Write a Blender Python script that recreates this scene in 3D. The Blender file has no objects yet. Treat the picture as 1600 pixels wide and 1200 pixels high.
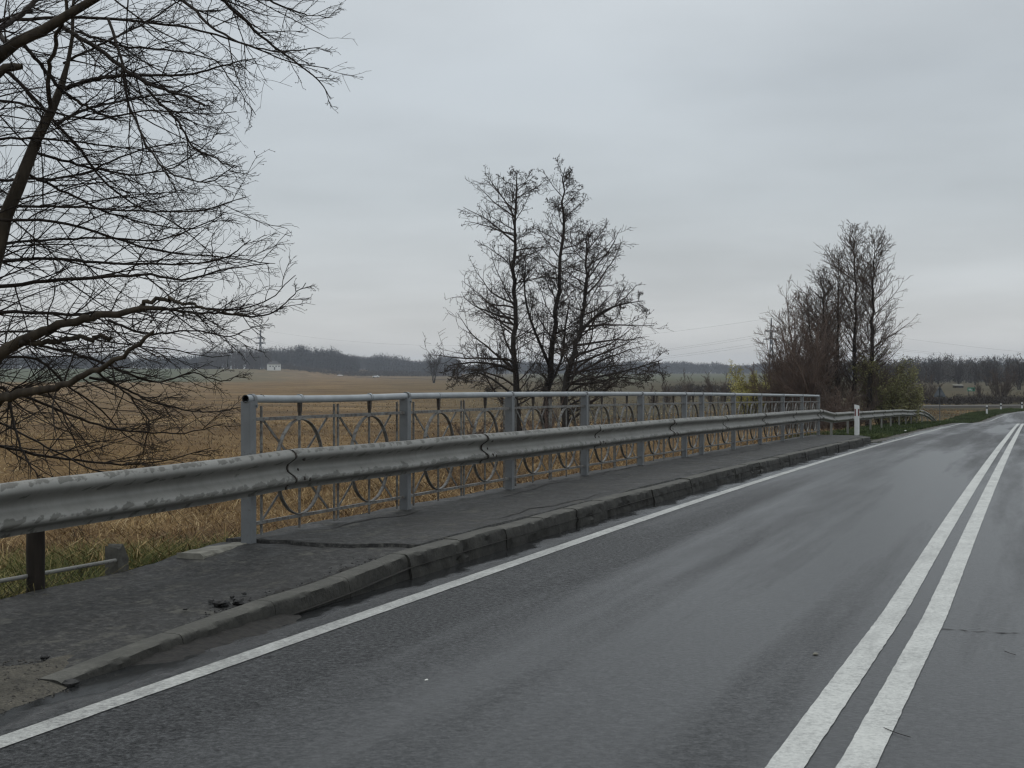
import bpy, math, random
import numpy as np

sc = bpy.context.scene
COL = sc.collection
R_ = math.radians
rng = np.random.default_rng(7)
random.seed(7)

# ------------------------------------------------------------------ camera (eye at z = 0, road about 1.45 m below)
YAW = R_(20.15)
cam_d = bpy.data.cameras.new("camera")
cam_d.sensor_width = 36.0
cam_d.lens = 49.95
cam_d.clip_start = 0.1
cam_d.clip_end = 9000
cam = bpy.data.objects.new("camera", cam_d)
cam.location = (0, 0, 0)
cam.rotation_euler = (R_(90 - 0.4645), 0, YAW)
COL.objects.link(cam)
sc.camera = cam

# ------------------------------------------------------------------ sky and sun (overcast)
SUN_EL, SUN_ROT = R_(58), R_(-40)
w = bpy.data.worlds.new("World")
sc.world = w
w.use_nodes = True
nt = w.node_tree
nt.nodes.clear()
out = nt.nodes.new('ShaderNodeOutputWorld')
bg = nt.nodes.new('ShaderNodeBackground')
bg.inputs['Strength'].default_value = 0.1
sky = nt.nodes.new('ShaderNodeTexSky')
sky.sky_type = 'NISHITA'
sky.sun_disc = False
sky.sun_elevation = SUN_EL
sky.sun_rotation = SUN_ROT
tc = nt.nodes.new('ShaderNodeTexCoord')
sep = nt.nodes.new('ShaderNodeSeparateXYZ')
nt.links.new(tc.outputs['Generated'], sep.inputs[0])
# cloud sheet brightness grows towards the zenith (overcast sky)
ramp = nt.nodes.new('ShaderNodeValToRGB')
el = ramp.color_ramp.elements
el[0].position = 0.0; el[0].color = (0.622, 0.622, 0.612, 1)
el[1].position = 1.0; el[1].color = (1.0, 1.06, 1.10, 1)
for p_, c_ in ((0.06, (0.545, 0.570, 0.585)), (0.12, (0.500, 0.538, 0.562)), (0.2, (0.505, 0.548, 0.580)), (0.27, (0.565, 0.605, 0.632)), (0.5, (0.66, 0.70, 0.73))):
    e = el.new(p_); e.color = (*c_, 1)
nt.links.new(sep.outputs['Z'], ramp.inputs[0])
# soft cloud structure: direction projected on a flat cloud deck
zp = nt.nodes.new('ShaderNodeMath'); zp.operation = 'ADD'; zp.inputs[1].default_value = 0.13
nt.links.new(sep.outputs['Z'], zp.inputs[0])
dv = nt.nodes.new('ShaderNodeVectorMath'); dv.operation = 'DIVIDE'
cmb = nt.nodes.new('ShaderNodeCombineXYZ')
for i in range(3): nt.links.new(zp.outputs[0], cmb.inputs[i])
nt.links.new(tc.outputs['Generated'], dv.inputs[0]); nt.links.new(cmb.outputs[0], dv.inputs[1])
nz = nt.nodes.new('ShaderNodeTexNoise'); nz.inputs['Scale'].default_value = 0.95; nz.inputs['Detail'].default_value = 5
nz.inputs['Roughness'].default_value = 0.5
nt.links.new(dv.outputs[0], nz.inputs['Vector'])
mr = nt.nodes.new('ShaderNodeMapRange')
mr.inputs['From Min'].default_value = 0.3; mr.inputs['From Max'].default_value = 0.7
mr.inputs['To Min'].default_value = 9.4; mr.inputs['To Max'].default_value = 11.7
nt.links.new(nz.outputs['Fac'], mr.inputs['Value'])
mul = nt.nodes.new('ShaderNodeVectorMath'); mul.operation = 'SCALE'
nt.links.new(ramp.outputs['Color'], mul.inputs[0]); nt.links.new(mr.outputs['Result'], mul.inputs['Scale'])
mx = nt.nodes.new('ShaderNodeMix'); mx.data_type = 'RGBA'; mx.inputs['Factor'].default_value = 0.94
nt.links.new(sky.outputs[0], mx.inputs[6]); nt.links.new(mul.outputs[0], mx.inputs[7])
nt.links.new(mx.outputs[2], bg.inputs['Color']); nt.links.new(bg.outputs[0], out.inputs['Surface'])

sun_d = bpy.data.lights.new("sun", 'SUN')
sun_d.energy = 0.5
sun_d.angle = R_(40)
sun_d.color = (1.0, 0.97, 0.93)
sun = bpy.data.objects.new("sun", sun_d)
sun.rotation_euler = (-(R_(90) - SUN_EL), 0, -SUN_ROT)
sun.location = (0, -20, 40)
COL.objects.link(sun)

sc.view_settings.view_transform = 'Standard'
sc.view_settings.look = 'None'
sc.view_settings.exposure = 0.0
sc.view_settings.gamma = 1.0
sc.view_settings.use_curve_mapping = False
sc.cycles.use_denoising = True
sc.cycles.max_bounces = 6
sc.cycles.diffuse_bounces = 3
sc.cycles.glossy_bounces = 3
sc.cycles.transparent_max_bounces = 8
sc.cycles.volume_bounces = 0
sc.cycles.filter_width = 1.3

# ------------------------------------------------------------------ helpers
FW = np.array([-math.sin(YAW), math.cos(YAW)])
RT = np.array([math.cos(YAW), math.sin(YAW)])
FOC = 2220.0


def at(px, py, d):
    """point that the photograph shows at (px, py), d metres in front of the camera"""
    xy = d * (FW + (px - 800) / FOC * RT)
    return np.array([xy[0], xy[1], (582 - py) / FOC * d])


def tag(o, label=None, cat=None, group=None, kind=None):
    if label: o['label'] = label
    if cat: o['category'] = cat
    if group: o['group'] = group
    if kind: o['kind'] = kind
    return o


def thing(name, loc, label, cat, group=None, rz=0.0):
    o = bpy.data.objects.new(name, None)
    o.empty_display_size = 0.2
    o.location = loc
    o.rotation_euler = (0, 0, rz)
    COL.objects.link(o)
    return tag(o, label, cat, group)


def link_mesh(name, me, mat, parent=None, loc=None):
    o = bpy.data.objects.new(name, me)
    if mat is not None and not me.materials:
        me.materials.append(mat)
    COL.objects.link(o)
    if parent is not None:
        o.parent = parent
    if loc is not None:
        o.location = loc
    return o


def np_mesh(name, V, F, smooth=False, tint=None):
    """mesh from numpy arrays; F has 3 or 4 columns"""
    V = np.asarray(V, dtype=np.float32); F = np.asarray(F, dtype=np.int32)
    me = bpy.data.meshes.new(name)
    k = F.shape[1]
    me.vertices.add(len(V)); me.vertices.foreach_set('co', V.ravel())
    me.loops.add(F.size); me.loops.foreach_set('vertex_index', F.ravel())
    me.polygons.add(len(F))
    me.polygons.foreach_set('loop_start', np.arange(0, F.size, k, dtype=np.int32))
    me.polygons.foreach_set('loop_total', np.full(len(F), k, dtype=np.int32))
    if smooth:
        me.polygons.foreach_set('use_smooth', np.ones(len(F), dtype=bool))
    me.update(calc_edges=True)
    if tint is not None:
        a = me.attributes.new('tint', 'FLOAT', 'POINT')
        a.data.foreach_set('value', np.asarray(tint, dtype=np.float32))
    return me


class MB:
    """collects shapes for one mesh part"""
    def __init__(self): self.v = []; self.f = []; self.sm = []

    def add(self, vs, fs, smooth=False):
        b = len(self.v)
        self.v += [tuple(map(float, q)) for q in vs]
        self.f += [tuple(b + i for i in q) for q in fs]
        self.sm += [smooth] * len(fs)
        return self

    def box(self, c, s, rz=0.0, taper=1.0):
        cx, cy, cz = c; sx, sy, sz = (q / 2 for q in s)
        ca, sa = math.cos(rz), math.sin(rz)
        vs = []
        for dz, t in ((-sz, 1), (sz, taper)):
            for dx, dy in ((-sx, -sy), (sx, -sy), (sx, sy), (-sx, sy)):
                x, y = dx * t, dy * t
                vs.append((cx + x * ca - y * sa, cy + x * sa + y * ca, cz + dz))
        return self.add(vs, [(0, 3, 2, 1), (4, 5, 6, 7), (0, 1, 5, 4), (1, 2, 6, 5), (2, 3, 7, 6), (3, 0, 4, 7)])

    def tube(self, pts, rad, k=8, cap=True, smooth=True):
        pts = np.array(pts, float); n = len(pts)
        rad = np.full(n, rad, float) if np.isscalar(rad) else np.array(rad, float)
        V, F = tubes(pts[None], rad[None], k)
        fs = [tuple(q) for q in F]
        self.add(V, fs, smooth)
        if cap:
            b = len(self.v) - n * k
            self.f.append(tuple(b + i for i in range(k))); self.sm.append(False)
            self.f.append(tuple(b + (n - 1) * k + i for i in reversed(range(k)))); self.sm.append(False)
        return self

    def bar(self, a, b, wx, wz):
        """flat bar from a to b: wx thick (x), wz tall"""
        a = np.array(a, float); b = np.array(b, float)
        t = (b - a) / np.linalg.norm(b - a)
        n1 = np.array([1.0, 0, 0]); n1 = n1 - t * n1.dot(t)
        if np.linalg.norm(n1) < 1e-4: n1 = np.array([0, 1.0, 0])
        n1 /= np.linalg.norm(n1); n2 = np.cross(t, n1)
        vs = []
        for p in (a, b):
            for i, j in ((-1, -1), (1, -1), (1, 1), (-1, 1)):
                vs.append(p + n1 * i * wx / 2 + n2 * j * wz / 2)
        return self.add(vs, [(0, 3, 2, 1), (4, 5, 6, 7), (0, 1, 5, 4), (1, 2, 6, 5), (2, 3, 7, 6), (3, 0, 4, 7)])

    def mesh(self, name):
        me = bpy.data.meshes.new(name)
        me.from_pydata(self.v, [], self.f)
        me.polygons.foreach_set('use_smooth', np.array(self.sm, dtype=bool))
        me.update()
        return me

    def build(self, name, mat, parent=None, loc=None):
        return link_mesh(name, self.mesh(name), mat, parent, loc)


def tubes(P, Rr, k):
    """P (N,n,3) polylines, Rr (N,n) radii -> verts, quads"""
    N, n, _ = P.shape
    T = np.gradient(P, axis=1)
    T /= np.linalg.norm(T, axis=2, keepdims=True) + 1e-9
    over = P[:, -1] - P[:, 0]
    over /= np.linalg.norm(over, axis=1, keepdims=True) + 1e-9
    ref = np.where((np.abs(over[:, 2]) < 0.8)[:, None], np.array([0, 0, 1.0]), np.array([0.9, 0.43, 0]))
    A = np.cross(T, ref[:, None, :]); A /= np.linalg.norm(A, axis=2, keepdims=True) + 1e-9
    B = np.cross(T, A)
    an = np.arange(k) * 2 * math.pi / k
    V = P[:, :, None, :] + Rr[:, :, None, None] * (np.cos(an)[None, None, :, None] * A[:, :, None, :] + np.sin(an)[None, None, :, None] * B[:, :, None, :])
    base = (np.arange(N) * n * k)[:, None, None] + (np.arange(n - 1) * k)[None, :, None]
    j = np.arange(k); j2 = (j + 1) % k
    F = np.stack([base + j, base + j2, base + k + j2, base + k + j], axis=-1).reshape(-1, 4)
    return V.reshape(-1, 3), F


def merge(parts):
    Vs, Fs, b = [], [], 0
    for V, F in parts:
        Vs.append(V); Fs.append(F + b); b += len(V)
    return np.concatenate(Vs), np.concatenate(Fs)


def sharpen(me, deg=35):
    me.set_sharp_from_angle(angle=math.radians(deg))
    return me


def vnoise(x, y, sc_, seed=0):
    """cheap smooth value noise on arrays"""
    x = np.asarray(x, float) / sc_ + 1000.0; y = np.asarray(y, float) / sc_ + 1000.0
    xi = np.floor(x).astype(np.int64); yi = np.floor(y).astype(np.int64)
    fx = x - xi; fy = y - yi
    fx = fx * fx * (3 - 2 * fx); fy = fy * fy * (3 - 2 * fy)

    def h(a, b):
        q = (a * 374761393 + b * 668265263 + seed * 1442695041) & 0x7fffffff
        q = (q ^ (q >> 13)) * 1274126177 & 0x7fffffff
        return ((q ^ (q >> 16)) & 0xffff) / 65535.0
    return (h(xi, yi) * (1 - fx) + h(xi + 1, yi) * fx) * (1 - fy) + (h(xi, yi + 1) * (1 - fx) + h(xi + 1, yi + 1) * fx) * fy


def sstep(t):
    t = np.clip(t, 0, 1); return t * t * (3 - 2 * t)


# ------------------------------------------------------------------ the lie of the land
_py = np.array([-60, 0, 4.5, 8.4, 15.3, 21, 28, 40, 44, 66, 88, 97, 110, 125, 140, 200, 400, 3000.])
_pz = np.array([-1.48, -1.44, -1.45, -1.475, -1.53, -1.605, -1.715, -1.93, -2.02, -2.47, -2.97, -3.36, -3.6, -3.45, -3.58, -3.8, -4.0, -4.])
_fy = np.arange(-60, 420, 0.5)
_fz = np.interp(_fy, _py, _pz)
_k = np.exp(-0.5 * (np.arange(-8, 9) / 4.0) ** 2); _k /= _k.sum()
_fz = np.convolve(np.pad(_fz, 8, mode='edge'), _k, mode='valid')


def road_z(y): return np.interp(y, _fy, _fz)


def road_c(y):
    y = np.asarray(y, float)
    t = np.clip(y - 82, 0, 150)
    return t * t / 1000.0 + np.clip(y - 232, 0, None) * 0.30


BACK = 5.86           # pavement back edge (distance left of the road axis)
KERB_F = 4.20         # kerb face
KERB_B = 4.36


def pave_h(y):        # pavement height above the carriageway
    return np.interp(y, [0, 5.3, 6.2, 7.2, 8.2, 9.3, 41], [0.010, 0.012, 0.055, 0.085, 0.105, 0.172, 0.165])


def kerb_h(y):        # the ramp stones rise in straight steps
    return np.interp(y, [0, 5.3, 6.2, 7.42, 8.1, 9.31, 9.33, 41], [0.010, 0.015, 0.062, 0.105, 0.112, 0.166, 0.172, 0.164])


def ground_z(x, y, detail=True):
    x = np.asarray(x, float); y = np.asarray(y, float)
    s = x - road_c(y)
    zr = road_z(y)
    dep = x * FW[0] + y * FW[1]; rr = x * RT[0] + y * RT[1]
    field = -2.75 - 0.85 * sstep((y - 60) / 50.0)
    field = field + 0.2 * sstep((dep - 350) / 900.0)
    field = field + 5.7 * sstep((dep - 640) / 380.0) * sstep((-rr - 138) / 42.0)
    field = field + 1.8 * sstep((dep - 900) / 700.0)
    if detail:
        field = field + (vnoise(x, y, 9, 3) - .5) * 0.25 + (vnoise(x, y, 2.3, 4) - .5) * 0.10
    bridge = sstep((y - 40.5) / 1.0)
    edge = 5.93 * (1 - bridge) + 6.35 * bridge
    topz = (zr - 0.10) * (1 - bridge) + (zr - 0.03) * bridge
    near = 1 - sstep((y - 9.2) / 1.5)
    topz = topz + near * 0.05
    run = 5.5 + 3.0 * near
    dl = -s - edge
    dr = s - 4.2
    dd = np.maximum(dl, dr)
    t = sstep(dd / run)
    z = topz * (1 - t) + field * t
    if detail:
        z = z + np.where((dd > 0.1) & (dd < run), (vnoise(x, y, 0.8, 9) - .5) * 0.10, 0)
    inside = (dd <= 0)
    z = np.where(inside, np.where((s > -4.12) & (s < 4.1), zr - 0.10, np.where(y < 40.6, zr - 0.10, zr - 0.02 - 0.05 * sstep((-s - 4.1) / 2.0))), z)
    return z


# ------------------------------------------------------------------ materials
MATS = {}


class NB:
    """small node-building helper"""
    def __init__(self, name):
        self.m = bpy.data.materials.new(name); self.m.use_nodes = True
        self.t = self.m.node_tree; self.t.nodes.clear()
        self.o = self.t.nodes.new('ShaderNodeOutputMaterial')
        self.b = self.t.nodes.new('ShaderNodeBsdfPrincipled')
        self.t.links.new(self.b.outputs[0], self.o.inputs['Surface'])
        self.g = self.t.nodes.new('ShaderNodeNewGeometry')
        self.pos = self.g.outputs['Position']
        MATS[name] = self.m

    def n(self, kind, **kw):
        nd = self.t.nodes.new(kind)
        for k_, v_ in kw.items(): setattr(nd, k_, v_)
        return nd

    def l(self, a, b): self.t.links.new(a, b)

    def mapped(self, scale=(1, 1, 1), rot=(0, 0, 0), src=None):
        mp = self.n('ShaderNodeMapping')
        mp.inputs['Scale'].default_value = scale; mp.inputs['Rotation'].default_value = rot
        self.l(src or self.pos, mp.inputs['Vector'])
        return mp.outputs[0]

    def slant(self, size, rot):
        mp = self.n('ShaderNodeMapping', vector_type='TEXTURE')
        mp.inputs['Scale'].default_value = size; mp.inputs['Rotation'].default_value = rot
        self.l(self.pos, mp.inputs['Vector'])
        return mp.outputs[0]

    def noise(self, scale, detail=4, rough=0.55, vec=None, dist=0.0):
        nd = self.n('ShaderNodeTexNoise')
        nd.inputs['Scale'].default_value = scale; nd.inputs['Detail'].default_value = detail
        nd.inputs['Roughness'].default_value = rough; nd.inputs['Distortion'].default_value = dist
        self.l(vec or self.pos, nd.inputs['Vector'])
        return nd.outputs['Fac']

    def ramp(self, fac, stops, interp='LINEAR'):
        nd = self.n('ShaderNodeValToRGB'); nd.color_ramp.interpolation = interp
        e = nd.color_ramp.elements
        while len(e) < len(stops): e.new(0.5)
        for q, (p_, c_) in zip(e, stops):
            q.position = p_
            q.color = (c_, c_, c_, 1) if not hasattr(c_, '__len__') else (*c_, 1)
        self.l(fac, nd.inputs[0])
        return nd.outputs['Color']

    def val(self, fac, a, b, lo=0.0, hi=1.0):
        nd = self.n('ShaderNodeMapRange')
        nd.inputs['From Min'].default_value = a; nd.inputs['From Max'].default_value = b
        nd.inputs['To Min'].default_value = lo; nd.inputs['To Max'].default_value = hi
        self.l(fac, nd.inputs['Value'])
        return nd.outputs['Result']

    def math(self, op, a, b=None):
        nd = self.n('ShaderNodeMath', operation=op)
        for i, q in enumerate((a, b)):
            if q is None: continue
            if isinstance(q, (int, float)): nd.inputs[i].default_value = q
            else: self.l(q, nd.inputs[i])
        return nd.outputs[0]

    def mix(self, fac, a, b, blend='MIX'):
        nd = self.n('ShaderNodeMix', data_type='RGBA', blend_type=blend)
        for i, q in ((0, fac), (6, a), (7, b)):
            if isinstance(q, (int, float)): nd.inputs[i].default_value = q if i == 0 else (q, q, q, 1)
            elif isinstance(q, tuple): nd.inputs[i].default_value = (*q, 1)
            else: self.l(q, nd.inputs[i])
        return nd.outputs[2]

    def xyz(self, src=None):
        nd = self.n('ShaderNodeSeparateXYZ'); self.l(src or self.pos, nd.inputs[0]); return nd.outputs

    def set(self, name, v):
        i = self.b.inputs[name]
        if isinstance(v, (int, float)): i.default_value = v
        elif isinstance(v, tuple): i.default_value = (*v, 1)
        else: self.l(v, i)

    def bump(self, h, strength=0.4, dist=0.02, prev=None):
        nd = self.n('ShaderNodeBump'); nd.inputs['Distance'].default_value = dist
        if isinstance(strength, (int, float)): nd.inputs['Strength'].default_value = strength
        else: self.l(strength, nd.inputs['Strength'])
        self.l(h, nd.inputs['Height'])
        if prev is not None: self.l(prev, nd.inputs['Normal'])
        self.l(nd.outputs[0], self.b.inputs['Normal'])
        return nd.outputs[0]


def simple(name, c1, c2, scale=8, rough=0.8, bump=0.3, dist=0.01, metal=0.0, detail=5, stretch=(1, 1, 1)):
    m = NB(name)
    v = m.mapped(stretch)
    f = m.noise(scale, detail, 0.6, v)
    m.set('Base Color', m.ramp(f, [(0.3, c1), (0.7, c2)]))
    m.set('Roughness', rough); m.set('Metallic', metal); m.set('Specular IOR Level', 0.5 if rough < .5 else 0.2)
    if bump: m.bump(f, bump, dist)
    return m.m


# wet asphalt carriageway
m = NB('wet_asphalt')
band = m.noise(1.0, 3, 0.5, m.mapped((1.15, 0.03, 1)))            # long streaks along the driving direction
patch = m.noise(1.0, 5, 0.65, m.mapped((1.1, 0.10, 1)))
grain = m.noise(36, 6, 0.9)
vor = m.n('ShaderNodeTexVoronoi'); vor.inputs['Scale'].default_value = 38; m.l(m.pos, vor.inputs['Vector'])
wet = m.val(m.math('ADD', m.math('MULTIPLY', band, 0.62), m.math('MULTIPLY', patch, 0.38)), 0.42, 0.58)
X = m.xyz()
gut = m.val(m.math('ADD', X['X'], m.math('MULTIPLY', m.noise(1.0, 4, 0.6, m.mapped((2.5, 0.9, 1))), 0.9)), -3.42, -3.62)   # water standing in the gutter
gut = m.math('MULTIPLY', gut, m.val(X['Y'], 60, 42))
col = m.ramp(grain, [(0.36, (0.004, 0.0044, 0.0046)), (0.50, (0.024, 0.0255, 0.0265)), (0.66, (0.115, 0.118, 0.119))])
col = m.mix(m.math('MULTIPLY', wet, 0.5), col, (0.032, 0.0345, 0.036))
col = m.mix(m.val(m.noise(0.35, 4, .6), 0.45, 0.7, 0, 0.35), col, (0.030, 0.031, 0.033))
col = m.mix(m.math('MULTIPLY', gut, 0.75), col, (0.013, 0.0135, 0.014))
m.set('Base Color', col)
rg = m.val(wet, 0, 1, 0.58, 0.31)
rgm = m.n('ShaderNodeMix', data_type='FLOAT')
m.l(gut, rgm.inputs[0]); m.l(rg, rgm.inputs[2]); rgm.inputs[3].default_value = 0.13
m.l(rgm.outputs[0], m.b.inputs['Roughness'])
pits = m.ramp(grain, [(0.38, 0.08), (0.50, 0.36), (0.62, 0.60)])
spn = m.n('ShaderNodeMix', data_type='FLOAT')
m.l(m.math('MAXIMUM', m.math('MULTIPLY', wet, 0.55), gut), spn.inputs[0]); m.l(pits, spn.inputs[2]); spn.inputs[3].default_value = 0.40
m.l(spn.outputs[0], m.b.inputs['Specular IOR Level'])
st = m.math('MULTIPLY', m.val(wet, 0, 1, 0.95, 0.40), m.val(gut, 0, 1, 1, 0.08))
m.bump(m.math('ADD', m.math('MULTIPLY', vor.outputs['Distance'], -0.6), m.math('MULTIPLY', grain, 2.0)), st, 0.008)

# painted lines
def paint(name, wear):
    m = NB(name)
    g = m.noise(40, 6, 0.9); p = m.noise(2.0, 5, 0.7); q = m.noise(28, 4, .7)
    f = m.math('ADD', m.math('MULTIPLY', g, 0.62), m.math('ADD', m.math('MULTIPLY', p, 0.22), m.math('MULTIPLY', q, 0.16)))
    m.set('Base Color', m.ramp(f, [(wear - 0.09, (0.07, 0.07, 0.068)), (wear + 0.01, (0.30, 0.303, 0.285)), (wear + 0.10, (0.50, 0.505, 0.475)), (wear + 0.22, (0.62, 0.62, 0.58))]))
    scuff = m.noise(1.0, 5, .7, m.mapped((7, 1.1, 1)))
    cc = m.b.inputs['Base Color'].links[0].from_socket
    m.set('Base Color', m.mix(m.val(scuff, .50, .72, 0, .55), cc, (0.20, 0.20, 0.19)))
    m.set('Roughness', 0.5)
    m.bump(g, 0.5, 0.004)
paint('edge_paint', 0.475); paint('centre_paint', 0.415)

# worn pavement asphalt
m = NB('pavement_asphalt')
g = m.noise(24, 6, .88); mid = m.noise(9, 5, .75); p = m.noise(1.0, 7, 0.75, m.mapped((5.5, 3.2, 1), (0, 0, R_(20)))); big = m.noise(0.7, 4, .6)
col = m.ramp(g, [(0.36, (0.004, 0.004, 0.0038)), (0.5, (0.025, 0.0247, 0.0235)), (0.66, (0.100, 0.097, 0.088))])
col = m.mix(m.val(p, 0.54, 0.63, 0, 0.55), col, (0.125, 0.120, 0.102))
col = m.mix(m.val(big, 0.5, 0.72, 0, .55), col, (0.022, 0.021, 0.02))
col = m.mix(m.val(mid, 0.5, 0.64, 0, .6), col, (0.014, 0.014, 0.0135))
m.set('Base Color', col); m.set('Roughness', m.val(p, 0.3, 0.7, 0.5, 0.85)); m.set('Specular IOR Level', 0.22)
b1 = m.bump(m.noise(14, 5, .7), 0.5, 0.012)
m.bump(g, 0.6, 0.006, b1)

# kerb concrete, lighter on top, darker on upright faces
m = NB('kerb_concrete')
g = m.noise(26, 6, .85); p = m.noise(3.0, 6, .75)
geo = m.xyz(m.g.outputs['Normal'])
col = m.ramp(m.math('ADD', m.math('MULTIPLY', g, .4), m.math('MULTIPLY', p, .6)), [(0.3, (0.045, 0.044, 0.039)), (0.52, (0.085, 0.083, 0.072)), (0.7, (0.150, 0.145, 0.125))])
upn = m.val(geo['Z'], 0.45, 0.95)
side = m.ramp(m.math('ADD', m.math('MULTIPLY', g, .5), m.math('MULTIPLY', p, .5)), [(0.36, (0.012, 0.0117, 0.0105)), (0.62, (0.052, 0.050, 0.043))])   # darker mix for the upright face
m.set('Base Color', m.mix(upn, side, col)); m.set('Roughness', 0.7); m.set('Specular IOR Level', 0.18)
b1 = m.bump(p, 0.7, 0.03); m.bump(g, 0.5, 0.008, b1)

simple('pale_concrete', (0.12, 0.115, 0.095), (0.28, 0.27, 0.23), 9, 0.85, 0.5, 0.01)
simple('dark_concrete', (0.05, 0.048, 0.042), (0.13, 0.125, 0.11), 14, 0.85, 0.6, 0.01)
simple('soil', (0.010, 0.0095, 0.009), (0.03, 0.027, 0.023), 20, 0.7, 0.8, 0.02)
simple('dark_wood', (0.012, 0.010, 0.008), (0.04, 0.032, 0.026), 14, 0.85, 0.6, 0.01, stretch=(1, 1, .15))
simple('tar_chunk', (0.012, 0.012, 0.012), (0.035, 0.034, 0.032), 30, 0.55, 0.8, 0.01)
simple('bark_dark', (0.020, 0.016, 0.012), (0.070, 0.056, 0.040), 9, 0.9, 0.7, 0.02, stretch=(1, 1, .25))
simple('bark_alder', (0.020, 0.017, 0.015), (0.05, 0.043, 0.037), 5, 0.9, 0.7, 0.03, stretch=(1, 1, .25))
simple('twig_dark', (0.014, 0.0105, 0.0085), (0.030, 0.023, 0.0175), 5, 0.85, 0)
simple('twig_alder', (0.036, 0.029, 0.025), (0.066, 0.052, 0.044), 2, 0.9, 0)
simple('twig_brown', (0.074, 0.057, 0.047), (0.130, 0.100, 0.083), 1.5, 0.9, 0)
simple('twig_red', (0.105, 0.076, 0.062), (0.18, 0.134, 0.110), 1.0, 0.9, 0)
simple('cone_dark', (0.022, 0.017, 0.014), (0.042, 0.033, 0.026), 3, 0.9, 0)
simple('wood_mass', (0.022, 0.022, 0.022), (0.045, 0.042, 0.040), 0.05, 0.95, 0)
simple('wood_mass_brown', (0.040, 0.034, 0.030), (0.075, 0.062, 0.052), 0.06, 0.95, 0)
simple('white_plastic', (0.62, 0.63, 0.63), (0.74, 0.74, 0.73), 6, 0.4, 0.02, 0.002)
simple('red_reflector', (0.10, 0.012, 0.016), (0.15, 0.02, 0.025), 20, 0.25, 0)
simple('black_band', (0.015, 0.015, 0.016), (0.025, 0.025, 0.026), 20, 0.4, 0)
simple('sign_back', (0.10, 0.115, 0.13), (0.16, 0.175, 0.19), 3, 0.55, 0.05, 0.002)
simple('sign_green', (0.010, 0.13, 0.075), (0.016, 0.17, 0.10), 4, 0.45, 0)
simple('sign_white', (0.55, 0.56, 0.55), (0.65, 0.65, 0.64), 4, 0.5, 0)
simple('pylon_steel', (0.07, 0.073, 0.077), (0.12, 0.124, 0.13), 0.5, 0.6, 0)
simple('wire_grey', (0.05, 0.05, 0.05), (0.09, 0.09, 0.09), 0.5, 0.6, 0)
simple('render_white', (0.66, 0.66, 0.64), (0.76, 0.76, 0.74), 0.5, 0.8, 0)
simple('roof_grey', (0.045, 0.045, 0.047), (0.075, 0.073, 0.07), 0.8, 0.8, 0)
simple('glass_dark', (0.02, 0.022, 0.025), (0.04, 0.044, 0.05), 1, 0.15, 0)
simple('car_white', (0.80, 0.81, 0.81), (0.84, 0.84, 0.84), 1, 0.25, 0)
simple('rubber', (0.012, 0.012, 0.012), (0.02, 0.02, 0.02), 5, 0.8, 0)
simple('pale_litter', (0.55, 0.54, 0.5), (0.7, 0.7, 0.66), 50, 0.7, 0.3, 0.003)

# galvanised guardrail with dirt runs on its humps and shade painted under them
m = NB('galvanised_rail')
g = m.noise(60, 4, .7); p = m.noise(2.2, 5, .65)
run = m.noise(1.0, 3, 0.6, m.slant((0.2, 0.20, 0.05), (R_(24), 0, 0)))
spk = m.noise(26, 4, .7)
nz_ = m.xyz(m.g.outputs['Normal'])
col = m.ramp(p, [(0.3, (0.172, 0.170, 0.155)), (0.7, (0.240, 0.238, 0.218))])
attr = m.n('ShaderNodeAttribute', attribute_name='tint')            # dirt on the ledges, plus painted shade below the humps
dirt_shade = m.val(m.math('ADD', m.math('ADD', m.math('MULTIPLY', run, .85), m.math('MULTIPLY', spk, .15)), m.math('MULTIPLY', attr.outputs['Fac'], 0.30)), 0.700, 0.760)
streak = m.noise(1.0, 4, .7, m.mapped((4, 9, 1.2)))
col = m.mix(m.val(streak, .5, .72, 0, .4), col, (0.12, 0.118, 0.105))
col = m.mix(m.math('MULTIPLY', dirt_shade, 0.8), col, (0.056, 0.054, 0.043))
col = m.mix(m.val(spk, 0.66, 0.75, 0, 0.55), col, (0.06, 0.055, 0.045))
m.set('Base Color', col); m.set('Metallic', 0.1)
m.set('Roughness', m.val(g, 0.3, 0.7, 0.46, 0.62))
m.bump(g, 0.12, 0.003)

# painted railing steel, weathered blue-grey
m = NB('railing_paint')
g = m.noise(45, 5, .7); p = m.noise(3.0, 5, .65)
col = m.ramp(p, [(0.3, (0.118, 0.126, 0.132)), (0.7, (0.182, 0.192, 0.198))])
col = m.mix(m.val(g, 0.60, 0.70, 0, 0.8), col, (0.075, 0.058, 0.044))
m.set('Base Color', col); m.set('Roughness', 0.5); m.bump(g, 0.3, 0.004)
m = NB('handrail_skylit')  # brighter copy of the railing paint, sky light put into its colour
g = m.noise(45, 5, .7); p = m.noise(3.0, 5, .65)
col = m.ramp(p, [(0.3, (0.25, 0.27, 0.28)), (0.7, (0.36, 0.385, 0.40))])
col = m.mix(m.val(g, 0.62, 0.70, 0, 0.6), col, (0.10, 0.085, 0.07))
m.set('Base Color', col); m.set('Roughness', 0.45); m.bump(g, 0.3, 0.004)
m = NB('railing_rusty')
g = m.noise(22, 6, .8); p = m.noise(4.0, 5, .65)
col = m.ramp(p, [(0.3, (0.115, 0.115, 0.108)), (0.7, (0.235, 0.236, 0.224))])
col = m.mix(m.val(g, 0.45, 0.60, 0, 0.85), col, (0.045, 0.028, 0.018))
m.set('Base Color', col); m.set('Roughness', 0.65); m.bump(g, 0.5, 0.004)
m = NB('rust_bracket')
g = m.noise(40, 5, .75)
m.set('Base Color', m.ramp(g, [(0.3, (0.018, 0.014, 0.011)), (0.6, (0.05, 0.04, 0.032)), (0.75, (0.14, 0.14, 0.13))])); m.set('Roughness', 0.8); m.bump(g, 0.8, 0.008)

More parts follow.
